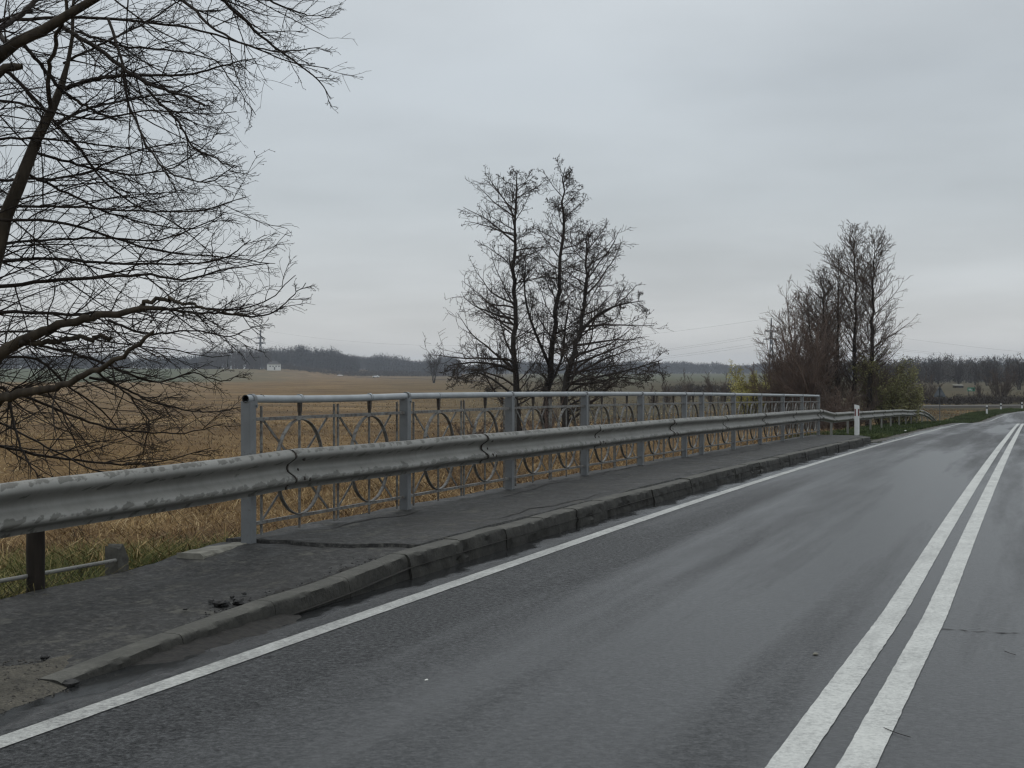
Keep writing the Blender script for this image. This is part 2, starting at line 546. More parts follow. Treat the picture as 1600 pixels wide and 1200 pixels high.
# ground: soil and thatch near by, stubble and meadow farther out
m = NB('field_ground')
X = m.xyz()
n1 = m.noise(0.9, 6, .7); n2 = m.noise(0.045, 5, .6); n3 = m.noise(7, 5, .7)
rows = m.noise(1.0, 5, .65, m.mapped((0.012, 0.11, 1), (0, 0, R_(-14))))
thatch = m.ramp(m.math('ADD', m.math('MULTIPLY', n1, .5), m.math('MULTIPLY', n3, .5)), [(0.3, (0.045, 0.027, 0.012)), (0.52, (0.140, 0.086, 0.036)), (0.72, (0.27, 0.185, 0.082))])
fleck = m.noise(1.0, 6, .8, m.mapped((1.4, 1.4, 1)))
stub = m.ramp(m.math('ADD', m.math('MULTIPLY', rows, .5), m.math('MULTIPLY', fleck, .5)), [(0.36, (0.060, 0.039, 0.020)), (0.50, (0.172, 0.110, 0.052)), (0.64, (0.31, 0.225, 0.118))])
stub = m.mix(m.val(m.noise(0.055, 4, .65, m.mapped((1, 2.4, 1))), .46, .64, 0, .6), stub, (0.075, 0.053, 0.032))
stub = m.mix(m.val(m.noise(0.11, 3, .6, m.mapped((1, 3.0, 1))), .56, .70, 0, .5), stub, (0.25, 0.19, 0.105))
dep = m.math('ADD', m.math('MULTIPLY', X['X'], float(FW[0])), m.math('MULTIPLY', X['Y'], float(FW[1])))
lat = m.math('ADD', m.math('MULTIPLY', X['X'], float(RT[0])), m.math('MULTIPLY', X['Y'], float(RT[1])))
col = m.mix(m.val(m.math('ADD', dep, m.math('MULTIPLY', n2, 30)), 62, 90), thatch, stub)
# meadow strips: right hand side of the field and the far left hill
meadow = m.ramp(m.math('ADD', m.math('MULTIPLY', rows, .5), m.math('MULTIPLY', n1, .5)), [(0.3, (0.036, 0.032, 0.018)), (0.52, (0.072, 0.060, 0.034)), (0.75, (0.125, 0.100, 0.058))])
mead = m.math('MULTIPLY', m.val(m.math('ADD', m.math('DIVIDE', lat, m.math('MAXIMUM', dep, 1.0)), m.math('MULTIPLY', n2, .12)), -0.06, 0.10), m.val(dep, 70, 110))
col = m.mix(mead, col, meadow)
gfar = m.math('MULTIPLY', m.val(m.math('ADD', dep, m.math('MULTIPLY', rows, 120)), 540, 640), m.val(m.math('DIVIDE', lat, m.math('MAXIMUM', dep, 1.0)), -0.14, -0.24))
col = m.mix(gfar, col, (0.088, 0.098, 0.058))
far2 = m.math('MULTIPLY', m.val(m.math('ADD', dep, m.math('MULTIPLY', n2, 200)), 620, 760), m.val(m.math('DIVIDE', lat, m.math('MAXIMUM', dep, 1.0)), -0.02, 0.06))
col = m.mix(far2, col, m.ramp(rows, [(0.4, (0.062, 0.070, 0.036)), (0.6, (0.10, 0.094, 0.052))]))
m.set('Base Color', col); m.set('Roughness', 0.95); m.set('Specular IOR Level', 0.1)
b1 = m.bump(n1, 0.8, 0.2); m.bump(n3, 0.8, 0.05, b1)

simple('verge_soil', (0.030, 0.030, 0.020), (0.085, 0.078, 0.055), 18, 0.9, 0.8, 0.02)
simple('verge_ground', (0.030, 0.036, 0.014), (0.062, 0.066, 0.028), 5, 0.9, 0.8, 0.02)
simple('verge_gravel', (0.05, 0.047, 0.042), (0.14, 0.13, 0.115), 34, 0.85, 0.9, 0.02)
m = NB('sandy_gravel')
v1 = m.n('ShaderNodeTexVoronoi'); v1.inputs['Scale'].default_value = 70; m.l(m.pos, v1.inputs['Vector'])
p = m.noise(6, 6, .7)
col = m.mix(m.val(p, .35, .65), (0.052, 0.048, 0.038), (0.15, 0.135, 0.105))
col = m.mix(m.val(v1.outputs['Distance'], 0.1, 0.6, 0, .6), col, (0.045, 0.042, 0.036))
m.set('Base Color', col); m.set('Roughness', 0.85); m.set('Specular IOR Level', 0.2)
b1 = m.bump(p, 0.7, 0.03); m.bump(v1.outputs['Distance'], 0.6, 0.01, b1)


def tint_mat(name, stops, rough=0.85):
    m = NB(name)
    a = m.n('ShaderNodeAttribute', attribute_name='tint')
    m.set('Base Color', m.ramp(a.outputs['Fac'], stops)); m.set('Roughness', rough); m.set('Specular IOR Level', 0.2)
    return m.m


tint_mat('blade_dry', [(0, (0.055, 0.032, 0.016)), (0.38, (0.168, 0.100, 0.042)), (0.72, (0.36, 0.248, 0.108)), (1, (0.54, 0.43, 0.25))])
tint_mat('blade_bank', [(0, (0.034, 0.046, 0.010)), (0.38, (0.090, 0.098, 0.026)), (0.55, (0.24, 0.19, 0.070)), (0.8, (0.40, 0.31, 0.14)), (1, (0.56, 0.46, 0.26))])
tint_mat('blade_verge', [(0, (0.020, 0.032, 0.010)), (0.6, (0.050, 0.072, 0.020)), (1, (0.16, 0.145, 0.06))])
tint_mat('leaf_willow', [(0, (0.18, 0.16, 0.055)), (0.5, (0.33, 0.30, 0.10)), (1, (0.52, 0.48, 0.19))])
tint_mat('leaf_green', [(0, (0.125, 0.122, 0.056)), (0.5, (0.23, 0.222, 0.10)), (1, (0.40, 0.38, 0.19))])
M = MATS

# ------------------------------------------------------------------ ground sheet
def axis(vals): return np.unique(np.round(np.concatenate(vals), 3))


gx = axis([np.linspace(-2600, -400, 45), np.linspace(-400, -60, 60), np.linspace(-60, -16, 60), np.linspace(-16, -3.5, 64), np.linspace(-3.5, 30, 40), np.linspace(30, 300, 50), np.linspace(300, 1500, 25)])
gy = axis([np.linspace(-120, -5, 20), np.linspace(-5, 50, 170), np.linspace(50, 160, 160), np.linspace(160, 420, 70), np.linspace(420, 1500, 70), np.linspace(1500, 3400, 25)])
GX, GY = np.meshgrid(gx, gy)
GZ = ground_z(GX, GY)
nx, ny = len(gx), len(gy)
i = np.arange(nx - 1)[None] + (np.arange(ny - 1) * nx)[:, None]
Fq = np.stack([i, i + 1, i + nx + 1, i + nx], -1).reshape(-1, 4)
tag(link_mesh('ground', np_mesh('ground', np.stack([GX, GY, GZ], -1).reshape(-1, 3), Fq, True), M['field_ground']), kind='structure')


def ribbon(name, mat, ys, s0, s1, dz, n=2, kind='structure', wob=0.0, zfun=None):
    """strip that follows the road between offsets s0..s1 (numbers or functions of y)"""
    ys = np.asarray(ys, float)
    a = s0(ys) if callable(s0) else np.full(len(ys), s0)
    b = s1(ys) if callable(s1) else np.full(len(ys), s1)
    t = np.linspace(0, 1, n)
    S = a[:, None] * (1 - t) + b[:, None] * t
    if wob: S = S + (vnoise(S * 40, np.repeat(ys[:, None], n, 1) * 12, 1.0, 21) - .5) * wob
    Y = np.repeat(ys[:, None], n, 1)
    Xw = S + road_c(Y)
    Z = (zfun(S, Y) if zfun else road_z(Y)) + dz
    V = np.stack([Xw, Y, Z], -1).reshape(-1, 3)
    i = np.arange(n - 1)[None] + (np.arange(len(ys) - 1) * n)[:, None]
    F = np.stack([i, i + 1, i + n + 1, i + n], -1).reshape(-1, 4)
    o = link_mesh(name, np_mesh(name, V, F, True), mat)
    tag(o, kind=kind)
    return o


ys_road = axis([np.linspace(-40, 50, 180), np.linspace(50, 160, 160), np.linspace(160, 330, 60)])
ribbon('road', M['wet_asphalt'], ys_road, lambda y: -4.13 + (vnoise(y, y * 0, 0.7, 5) - .5) * 0.16 * (y > 41) - 0.1 * (y < 41), 4.1, 0.0, 24)
# painted lines: left edge line, double centre line, right edge line
ysl = axis([np.linspace(-10, 4, 60), np.linspace(4, 24, 900), np.linspace(24, 45, 200), np.linspace(45, 330, 300)])
EDGE = -3.80
for nm, s, wd, mt in (('edge_line', EDGE, 0.125, 'edge_paint'), ('centre_line', -0.80, 0.135, 'centre_paint'), ('centre_line', -0.555, 0.135, 'centre_paint'), ('edge_line', 2.45, 0.12, 'edge_paint')):
    sh = (lambda y: -0.062 * np.clip((9 - y) / 4.2, 0, 1.5)) if mt == 'centre_paint' else (lambda y: 0 * y)
    ribbon(nm, M[mt], ysl, lambda y: s - wd / 2 + sh(y), lambda y: s + wd / 2 + sh(y), 0.004, 3, wob=0.005)

# ------------------------------------------------------------------ pavement, kerb, gutter
def pave_z(S, Y):
    z = road_z(Y) + pave_h(Y)
    back = sstep((-S - 4.6) / 1.2)
    z = z + back * np.interp(Y, [3, 5.5, 7.5, 9.5, 41], [0.055, 0.055, 0.03, 0.01, 0.0])
    z = z + (vnoise(S, Y, 0.9, 11) - .5) * 0.022 + (vnoise(S, Y, 0.22, 12) - .5) * 0.010 + (vnoise(S, Y, 0.07, 13) - .5) * 0.005
    z = z - 0.035 * sstep((0.16 - (-S - KERB_B)) / 0.16) * sstep((Y - 6.4) / .8) * (1 - sstep((Y - 9.1) / .3))    # sunken strip beside the kerb
    return z


slab_joint = lambda S: 9.62 + (S + 5.1) * 0.16 + (vnoise(S, S * 0, 0.18, 31) - .5) * 0.14
nS = 70
ySp = np.concatenate([np.linspace(1.5, 9.4, 190), np.linspace(9.4, 40.6, 420)])


def pave_patch(name, tfun, n_y, dz, skirt_front, skirt_back):
    """pavement sheet with small side walls; tfun gives the y-range for every s"""
    S = np.linspace(-BACK, -KERB_B + 0.003, nS)
    y0, y1 = tfun(S)
    t = np.linspace(0, 1, n_y)[:, None]
    Y = y0[None] * (1 - t) + y1[None] * t
    SS = np.repeat(S[None], n_y, 0)
    SS[:, 0] += (vnoise(Y[:, 0], Y[:, 0] * 0, 0.5, 41) - .5) * 0.08
    gapw = 0.05 * sstep((Y[:, -1] - 6.6) / .6) * (1 - sstep((Y[:, -1] - 9.2) / .2))
    SS[:, -1] -= gapw * (0.5 + vnoise(Y[:, -1], Y[:, -1] * 0, 0.12, 42))
    Z = pave_z(SS, Y) + dz
    V = np.stack([SS, Y, Z], -1).reshape(-1, 3)
    i = np.arange(nS - 1)[None] + (np.arange(n_y - 1) * nS)[:, None]
    F = [np.stack([i, i + 1, i + nS + 1, i + nS], -1).reshape(-1, 4)]
    b = len(V)
    # border wall 12 cm down
    ring = np.concatenate([np.arange(nS), np.arange(1, n_y) * nS + nS - 1, (n_y - 1) * nS + np.arange(nS - 2, -1, -1), np.arange(n_y - 2, 0, -1) * nS])
    low = V[ring] - np.array([0, 0, 0.22])
    low[:, 1] += 0.0
    m_ = len(ring); k = np.arange(m_); k2 = (k + 1) % m_
    F.append(np.stack([ring[k], b + k, b + k2, ring[k2]], -1))
    V = np.concatenate([V, low])
    o = link_mesh(name, np_mesh(name, V, np.concatenate(F), True), M['pavement_asphalt'])
    tag(o, kind='structure')


pave_patch('pavement', lambda S: (np.full(nS, 1.5), slab_joint(S) - 0.012 - 0.02 * (vnoise(S, S * 0, .3, 8))), 200, -0.012, 1, 1)
pave_patch('pavement', lambda S: (slab_joint(S) + 0.012, 40.9 - 0.5 * np.clip((S + 4.9) / .55, 0, 1) ** 2), 420, 0.012, 1, 1)
# dark bed below the joint and the broken strip
ribbon('pavement_bed', M['soil'], np.linspace(1.4, 40.6, 80), -BACK + 0.03, -KERB_F + 0.02, -0.07, 4, zfun=lambda S, Y: road_z(Y) + pave_h(Y) * 0.9)

# kerb: rounded granite-grey stones about a metre long, ramping down at the near end
prof = [(-KERB_B, -0.20), (-KERB_B, -0.006), (-KERB_B + 0.010, -0.001), (-4.28, -0.001), (-4.247, -0.004), (-4.230, -0.013), (-4.222, -0.030), (-4.214, -0.07), (-4.206, -0.11), (-4.20, -0.15), (-4.198, -0.26)]
Vk, Fk, bk = [], [], 0
y = 4.55
edges_y = [5.45, 6.45, 7.42, 8.38, 9.32]
while edges_y[-1] < 39.6: edges_y.append(edges_y[-1] + 1.0 + random.uniform(-.02, .02))
edges_y.append(40.55)
for a, b in zip(edges_y[:-1], edges_y[1:]):
    jx, jz = random.uniform(-.012, .012), random.uniform(-.008, .008)
    yy = np.linspace(a + 0.003, b - 0.003, 40)
    pr = np.array(prof)
    P = np.zeros((len(yy), len(prof), 3))
    for q, (s, h) in enumerate(prof):
        rough = (vnoise(yy * 1.0, np.full(len(yy), q * 0.3), 0.10, 51) - .5)
        chip = np.clip(vnoise(yy, np.full(len(yy), q * .2), 0.16, 52) - 0.62, 0, 1)
        low = q >= 7
        P[:, q, 0] = s + jx * (a > 9) + rough * (0.012 if 2 < q < 10 else 0.003) - chip * 0.07 * (a > 9) * (q >= 7)
        P[:, q, 1] = yy
        P[:, q, 2] = road_z(yy) + kerb_h(yy) + h + 0.008 + jz * (a > 9) 
    # near end bends away from the carriageway
    P[:, 3:, 0] += (0.014 * (a > 9.1) + 0 * yy)[:, None]
    if b > 40.5:
        tt = sstep((yy - 39.9) / .65)
        P[:, :, 0] -= (tt * 0.22)[:, None]
    n1, n2 = P.shape[:2]
    i = np.arange(n2 - 1)[None] + (np.arange(n1 - 1) * n2)[:, None]
    F = np.stack([i, i + n2, i + n2 + 1, i + 1], -1).reshape(-1, 4)
    Vk.append(P.reshape(-1, 3)); Fk.append(F + bk)
    # end caps as quads (fan in strips)
    for row in (0, n1 - 1):
        ids = bk + row * n2 + np.arange(n2)
        for q in range(n2 // 2):
            q2 = n2 - 1 - q
            if q + 1 < q2 - 1 or q + 1 == q2 - 1:
                Fk.append(np.array([[ids[q], ids[q + 1], ids[q2 - 1], ids[q2]]]))
    bk += n1 * n2
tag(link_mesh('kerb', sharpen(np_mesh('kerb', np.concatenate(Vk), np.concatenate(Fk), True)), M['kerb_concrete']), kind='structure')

# dirt washed against the lowered kerb
def bank_z(S, Y):
    t = np.clip((S + 4.24) / 0.27, 0, 1)
    k_ = sstep((Y - 5.6) / .6) * (1 - sstep((Y - 7.3) / .8))
    return road_z(Y) + -0.010 + ((1 - t) ** 1.6 * (0.42 * pave_h(Y)) + 0.014 * (1 - t) + (vnoise(S, Y, .09, 67) - .5) * .012) * k_ - 0.03 * (1 - k_) - 0.004 * t
ribbon('gutter_dirt', M['soil'], np.linspace(5.4, 9.2, 150), -4.24, lambda y: -3.97 + (vnoise(y, y * 0, .2, 68) - .5) * .08, 0.0, 14, zfun=bank_z)

# far edge of the pavement: rounded kerb return to the railing
mb = MB()
ret = []
for q in range(9):
    an = q / 8 * math.pi / 2
    ret.append((-4.72 + 0.2 * math.cos(an) - 0.0, 40.55 + 0.34 * math.sin(an)))
ret += [(-5.2, 40.92), (-5.86, 40.98)]
pp = [(-5.0, 0, 0)]
vs, fs = [], []
for (s, yq) in ret:
    zt = float(road_z(yq)) + 0.168
    vs += [(s - 0.12 * (yq < 40.8), yq - 0.14, zt), (s, yq, zt - 0.01), (s + 0.03, yq + 0.03, zt - 0.30)]
for q in range(len(ret) - 1):
    for j in range(2): fs.append((q * 3 + j, q * 3 + 3 + j, q * 3 + 4 + j, q * 3 + 1 + j))
mb.add(vs, fs, True)
o = mb.build('kerb_return', M['kerb_concrete']); tag(o, kind='structure')

# bridge edge beam under the railing, paler block at its near end
mb = MB()
for a, b in ((10.35, 20.0), (20.02, 30.0), (30.02, 41.0)):
    for yq, yr in zip(np.linspace(a, b, 8)[:-1], np.linspace(a, b, 8)[1:]):
        za, zb = float(road_z(yq)) + .155, float(road_z(yr)) + .155
        x0, x1 = -5.98, -5.80
        mb.add([(x0, yq, za - .6), (x1, yq, za - .6), (x1, yq, za), (x0, yq, za + .004), (x0, yr, zb - .6), (x1, yr, zb - .6), (x1, yr, zb), (x0, yr, zb + .004)],
               [(3, 2, 6, 7), (0, 3, 7, 4), (1, 5, 6, 2), (0, 1, 2, 3), (4, 7, 6, 5)])
o = mb.build('bridge_edge_beam', M['dark_concrete']); tag(o, kind='structure')
mb = MB()
za = float(road_z(9.4)) + 0.19
vs = []
N_ = 24
for q in range(N_ + 1):
    yq = 8.75 + 1.55 * q / N_
    wv = (random.random() - .5) * .02
    x1 = -5.56 - 0.12 * q / N_ + wv
    zt = za - 0.018 * (q / N_) + (random.random() - .5) * 0.008
    vs += [(-5.78, yq, zt - .45), (x1 + .02, yq, zt - .35), (x1, yq, zt - 0.02), (x1 - 0.025, yq, zt), (-5.78, yq, zt - .004)]
fs = []
for q in range(N_):
    for j in range(4): fs.append((q * 5 + j, q * 5 + 5 + j, q * 5 + 6 + j, q * 5 + j + 1))
fs += [(0, 1, 2, 3, 4), tuple(N_ * 5 + j for j in (4, 3, 2, 1, 0))]
mb.add(vs, fs)
o = mb.build('bridge_end_block', M['pale_concrete']); tag(o, kind='structure')

# sandy gravel washed up at the pavement's near end
def gravel_z(S, Y):
    a = sstep((S + 4.60) / .3)
    b = pave_z(np.minimum(S, -KERB_B), Y) * (1 - a) + road_z(Y) * a
    hgt = np.clip(np.minimum((S + 4.95) / .3, (-4.08 - S) / .2), 0, 1) * np.clip((6.0 - Y) / .8, 0, 1)
    return b - 0.012 + hgt * (0.035 + (vnoise(S, Y, .3, 65) - .5) * .05) + (vnoise(S, Y, .06, 61) - .5) * .010
ribbon('gravel_patch', M['sandy_gravel'], np.linspace(1.6, 6.0, 130), lambda y: -4.95 + np.clip(y - 5.0, 0, 2) * .50 + (vnoise(y, y * 0, .22, 66) - .5) * .25, lambda y: -4.10 - np.clip(y - 4.9, 0, 2) * .20 + (vnoise(y, y * 0, .15, 62) - .5) * .10, 0.0, 40, zfun=gravel_z)
# verge beyond the bridge: gravel strip then soil
ribbon('verge_gravel', M['verge_gravel'], np.linspace(41.0, 150, 200), lambda y: -4.62 + (vnoise(y, y * 0, 1.1, 63) - .5) * .4 + np.clip((y - 70) / 30, 0, 1) * .25, -4.04, -0.008, 8)
ribbon('verge_soil', M['verge_ground'], np.linspace(40.4, 150, 200), -6.9, lambda y: -4.5 + (vnoise(y, y * 0, .9, 64) - .5) * .3, 0.03, 14, zfun=lambda S, Y: ground_z(S + road_c(Y), Y))
# side road in the distance
sd0, sd1 = at(1405, 634, 146), at(1640, 634, 150)
mb = MB(); N_ = 30; vs = []
for q in range(N_ + 1):
    c_ = sd0 + (sd1 - sd0) * q / N_
    for o_ in (-2.5, -2.2, 2.2, 2.5):
        p_ = c_[:2] + FW * o_
        vs.append((p_[0], p_[1], -3.42 - (0.5 if abs(o_) > 2.3 else 0)))
fs = [(q * 4 + j, q * 4 + j + 1, q * 4 + 5 + j, q * 4 + 4 + j) for q in range(N_) for j in range(3)]
mb.add(vs, fs); o = mb.build('side_road', M['verge_gravel']); tag(o, kind='structure')
# ------------------------------------------------------------------ bridge railing
FX = -5.655                      # railing line
S_ = 2.90
Y0 = 9.54


def foot(y): return float(road_z(y)) + 0.165


root = thing('bridge_railing', (FX, Y0, foot(Y0)), 'grey painted steel bridge railing with rows of rings and a round tube handrail', 'railing')
RL = np.array([FX, Y0, foot(Y0)])


def loc(x, y, z): return (x - RL[0], y - RL[1], z - RL[2])


post_t = [0, 1, 2, 3, 4, 5, 5.47, 6.47, 7.50, 8.53, 9.57, 10.62]
# shared part meshes
mb = MB()
mb.box((0, 0, 0.50), (0.085, 0.085, 1.20))
post_me = mb.mesh('post'); post_me.materials.append(M['railing_paint'])
for q, t in enumerate(post_t):
    y = Y0 + S_ * t
    o = link_mesh('post', post_me, None, root, loc(FX, y, foot(y)))
    mb = MB()                                                       # clamp strap over the tube
    for a0 in range(10):
        a = math.pi * a0 / 9; b = math.pi * (a0 + 1) / 9
        if a0 == 9: break
        pts = [(math.cos(k) * r_, h_, math.sin(k) * r_) for k, r_, h_ in ((a, .034, -.022), (b, .034, -.022), (b, .041, -.022), (a, .041, -.022), (a, .034, .022), (b, .034, .022), (b, .041, .022), (a, .041, .022))]
        mb.add(pts, [(3, 2, 1, 0), (4, 5, 6, 7), (2, 3, 7, 6), (0, 1, 5, 4)])
    mb.box((0.0375, 0, -0.035), (0.007, 0.044, 0.07)); mb.box((-0.0375, 0, -0.035), (0.007, 0.044, 0.07))
    mb.tube([(0.04, 0, -0.05), (0.053, 0, -0.05)], 0.011, 6)
    if q == 0:
        strap = mb.mesh('strap'); strap.materials.append(M['railing_paint'])
    c = link_mesh('strap', strap, None, o, (0, 0.03 if q else 0.045, 1.115))

# handrail tube: open at the near end
ts = []
for a, b in zip(post_t[:-1], post_t[1:]): ts += list(np.linspace(a, b, 7)[:-1])
ts.append(post_t[-1])
hp = []
for t in ts:
    y = Y0 + S_ * t
    hp.append(loc(FX + (vnoise(t, 0, .4, 3) - .5) * .012, y, foot(y) + 1.115 - 0.010 * math.sin(math.pi * min(t, 1)) * (t < 1)))
hp[0] = (hp[0][0], hp[0][1] - 0.05, hp[0][2] + 0.004)
mb = MB()
mb.tube(hp, 0.031, 14, cap=False)
inner = [hp[0], (hp[1][0], hp[0][1] + 0.25, hp[0][2])]
mb.build('handrail', M['handrail_skylit'], root)
mb = MB()
V, F = tubes(np.array([inner]), np.array([[0.024, 0.024]]), 14)
mb.add(V, [tuple(reversed(q)) for q in F])
k = 14
b0 = len(mb.v)
ann = []
for r_ in (0.031, 0.024):
    for a in range(k):
        an = a * 2 * math.pi / k
        ann.append((hp[0][0] + r_ * math.cos(an), hp[0][1], hp[0][2] + r_ * math.sin(an)))
mb.add(ann, [(a, (a + 1) % k, k + (a + 1) % k, k + a) for a in range(k)])
mb.add([(hp[0][0] + .03 * math.cos(a * 2 * math.pi / k), hp[0][1] + .24, hp[0][2] + .03 * math.sin(a * 2 * math.pi / k)) for a in range(k)], [tuple(range(k))])
mb.build('handrail_bore', M['black_band'], root)

ring_me = None
def ring_mesh():
    r_o, r_i, hw = 0.392, 0.384, 0.016
    n = 56; mb = MB(); vs, fs = [], []
    for q in range(n):
        a = 2 * math.pi * q / n
        for r_, h_ in ((r_o, -hw), (r_o, hw), (r_i, hw), (r_i, -hw)):
            vs.append((h_, r_ * math.cos(a), r_ * math.sin(a)))
    for q in range(n):
        a, b = q * 4, ((q + 1) % n) * 4
        for j in range(4): fs.append((a + j, b + j, b + (j + 1) % 4, a + (j + 1) % 4))
    mb.add(vs, fs, True)
    me = mb.mesh('ring'); me.materials.append(M['railing_rusty'])
    return me


ring_me = ring_mesh()
mb = MB(); mb.box((0, 0, 0.50), (0.014, 0.014, 1.10)); bar_me = mb.mesh('bar'); bar_me.materials.append(M['railing_rusty'])
mb = MB(); mb.box((0, 0, 0.41), (0.014, 0.014, 0.80)); mb2 = mb; bars_me = mb.mesh('bar'); bars_me.materials.append(M['railing_rusty'])
mb = MB()
mb.box((0, 0, 1.045), (0.026, 0.030, 0.085), taper=1.15); mb.box((0, 0, 0.985), (0.02, 0.022, 0.06))
hang_me = mb.mesh('hanger'); hang_me.materials.append(M['rust_bracket'])
mb = MB(); mb.tube([(0, -0.016, 0), (0, 0.016, 0)], 0.0355, 14); coll_me = mb.mesh('collar'); coll_me.materials.append(M['handrail_skylit'])


def bar_at(y, top):
    o = link_mesh('bar', bar_me if top == 'spike' else bars_me, None, root, loc(FX + 0.0, y, foot(y) + (0.0 if top != 'spike' else -0.0)))
    return o


mb = MB(); mb.box((0, 0, 0.555), (0.016, 0.016, 1.01)); spike_me = mb.mesh('bar'); spike_me.materials.append(M['railing_rusty'])
mb = MB(); mb.box((0, 0, 0.515), (0.016, 0.016, 0.93)); mid_me = mb.mesh('bar'); mid_me.materials.append(M['railing_rusty'])
for a, b in zip(post_t[:-1], post_t[1:]):
    ya, yb = Y0 + S_ * a, Y0 + S_ * b
    L = yb - ya
    za, zb = foot(ya), foot(yb)
    fz = lambda y: za + (zb - za) * (y - ya) / L
    mb = MB(); mb.bar(loc(FX, ya + .043, fz(ya) + .958), loc(FX, yb - .043, fz(yb) + .958), 0.032, 0.026); mb.build('top_rail', M['railing_rusty'], root)
    mb = MB(); mb.bar(loc(FX, ya + .043, fz(ya) + .152), loc(FX, yb - .043, fz(yb) + .152), 0.032, 0.024); mb.build('bottom_rail', M['railing_rusty'], root)
    small = L < 2
    bays = [(0.066, 0.28, 0.49), (0.515, 0.73, 0.934)] if not small else [(0.14, 0.5, 0.86)]
    for (e0, c0, e1) in bays:
        y0, yc, y1 = ya + e0 * L, ya + c0 * L, ya + e1 * L
        link_mesh('bar', spike_me, None, root, loc(FX, y0, fz(y0)))
        link_mesh('bar', spike_me, None, root, loc(FX, y1, fz(y1)))
        link_mesh('bar', mid_me, None, root, loc(FX - 0.004, yc, fz(yc)))
        link_mesh('ring', ring_me, None, root, loc(FX + 0.004, yc, fz(yc) + .555))
        h_ = link_mesh('hanger', hang_me, None, root, loc(FX, yc, fz(yc)))
        link_mesh('collar', coll_me, None, h_, (0, 0, 1.113))
        mb = MB(); mb.bar(loc(FX - .022, y0 + .07, fz(y0) + .945), loc(FX - .022, y1 - .07, fz(y1) + .165), 0.006, 0.022); mb.build('brace', M['railing_rusty'], root)
        mb = MB(); mb.bar(loc(FX - .030, y1 - .07, fz(y1) + .945), loc(FX - .030, y0 + .07, fz(y0) + .165), 0.006, 0.022); mb.build('brace', M['railing_rusty'], root)

# ------------------------------------------------------------------ guardrail
GXL = -5.50
root = thing('guardrail', (GXL, 10, foot(10)), 'long weathered galvanised W-beam guardrail along the roadside and bridge', 'guardrail')
RL = np.array([GXL, 10, foot(10)])
joints = [1.6, 5.79] + [10.03 + 4.2 * k_ for k_ in range(8)]
joints = [j for j in joints if j < 40.5]
tail = [at(1305, 645, 44), at(1330, 643.5, 48.6), at(1347, 643, 51.8), at(1365, 642, 55.4), at(1382, 641, 59.5), at(1396, 640.4, 63.3), at(1409, 639.7, 67.4), at(1419, 640.6, 70.8), at(1427.5, 640.6, 74), at(1436, 639.7, 77.5), at(1444, 641.5, 81.5), at(1452, 646, 86), at(1458, 651, 90), at(1463, 656.5, 94)]
knots = [(GXL - 0.05, 1.6, float(road_z(1.6)) + .80), (GXL, 5.79, float(road_z(5.8)) + .815)]
for j in joints[2:]:
    knots.append((GXL, j, float(road_z(j)) + np.interp(j, [10, 20, 40], [.865, .865, .90]) + random.uniform(-.008, .008)))
knots.append((GXL, 40.0, float(road_z(40)) + .905))
knots += [tuple(q) for q in tail]
# W profile (offset towards the road, height below the top edge), tint = ledge dirt, and shade coloured in under the humps
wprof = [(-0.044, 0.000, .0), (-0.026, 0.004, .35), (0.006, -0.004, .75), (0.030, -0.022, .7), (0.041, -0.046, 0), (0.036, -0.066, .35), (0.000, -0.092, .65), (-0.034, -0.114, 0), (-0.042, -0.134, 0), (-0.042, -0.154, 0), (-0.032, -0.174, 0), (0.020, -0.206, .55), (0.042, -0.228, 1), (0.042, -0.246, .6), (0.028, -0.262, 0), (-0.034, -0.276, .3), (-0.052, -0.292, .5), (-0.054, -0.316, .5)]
wp = np.array(wprof)


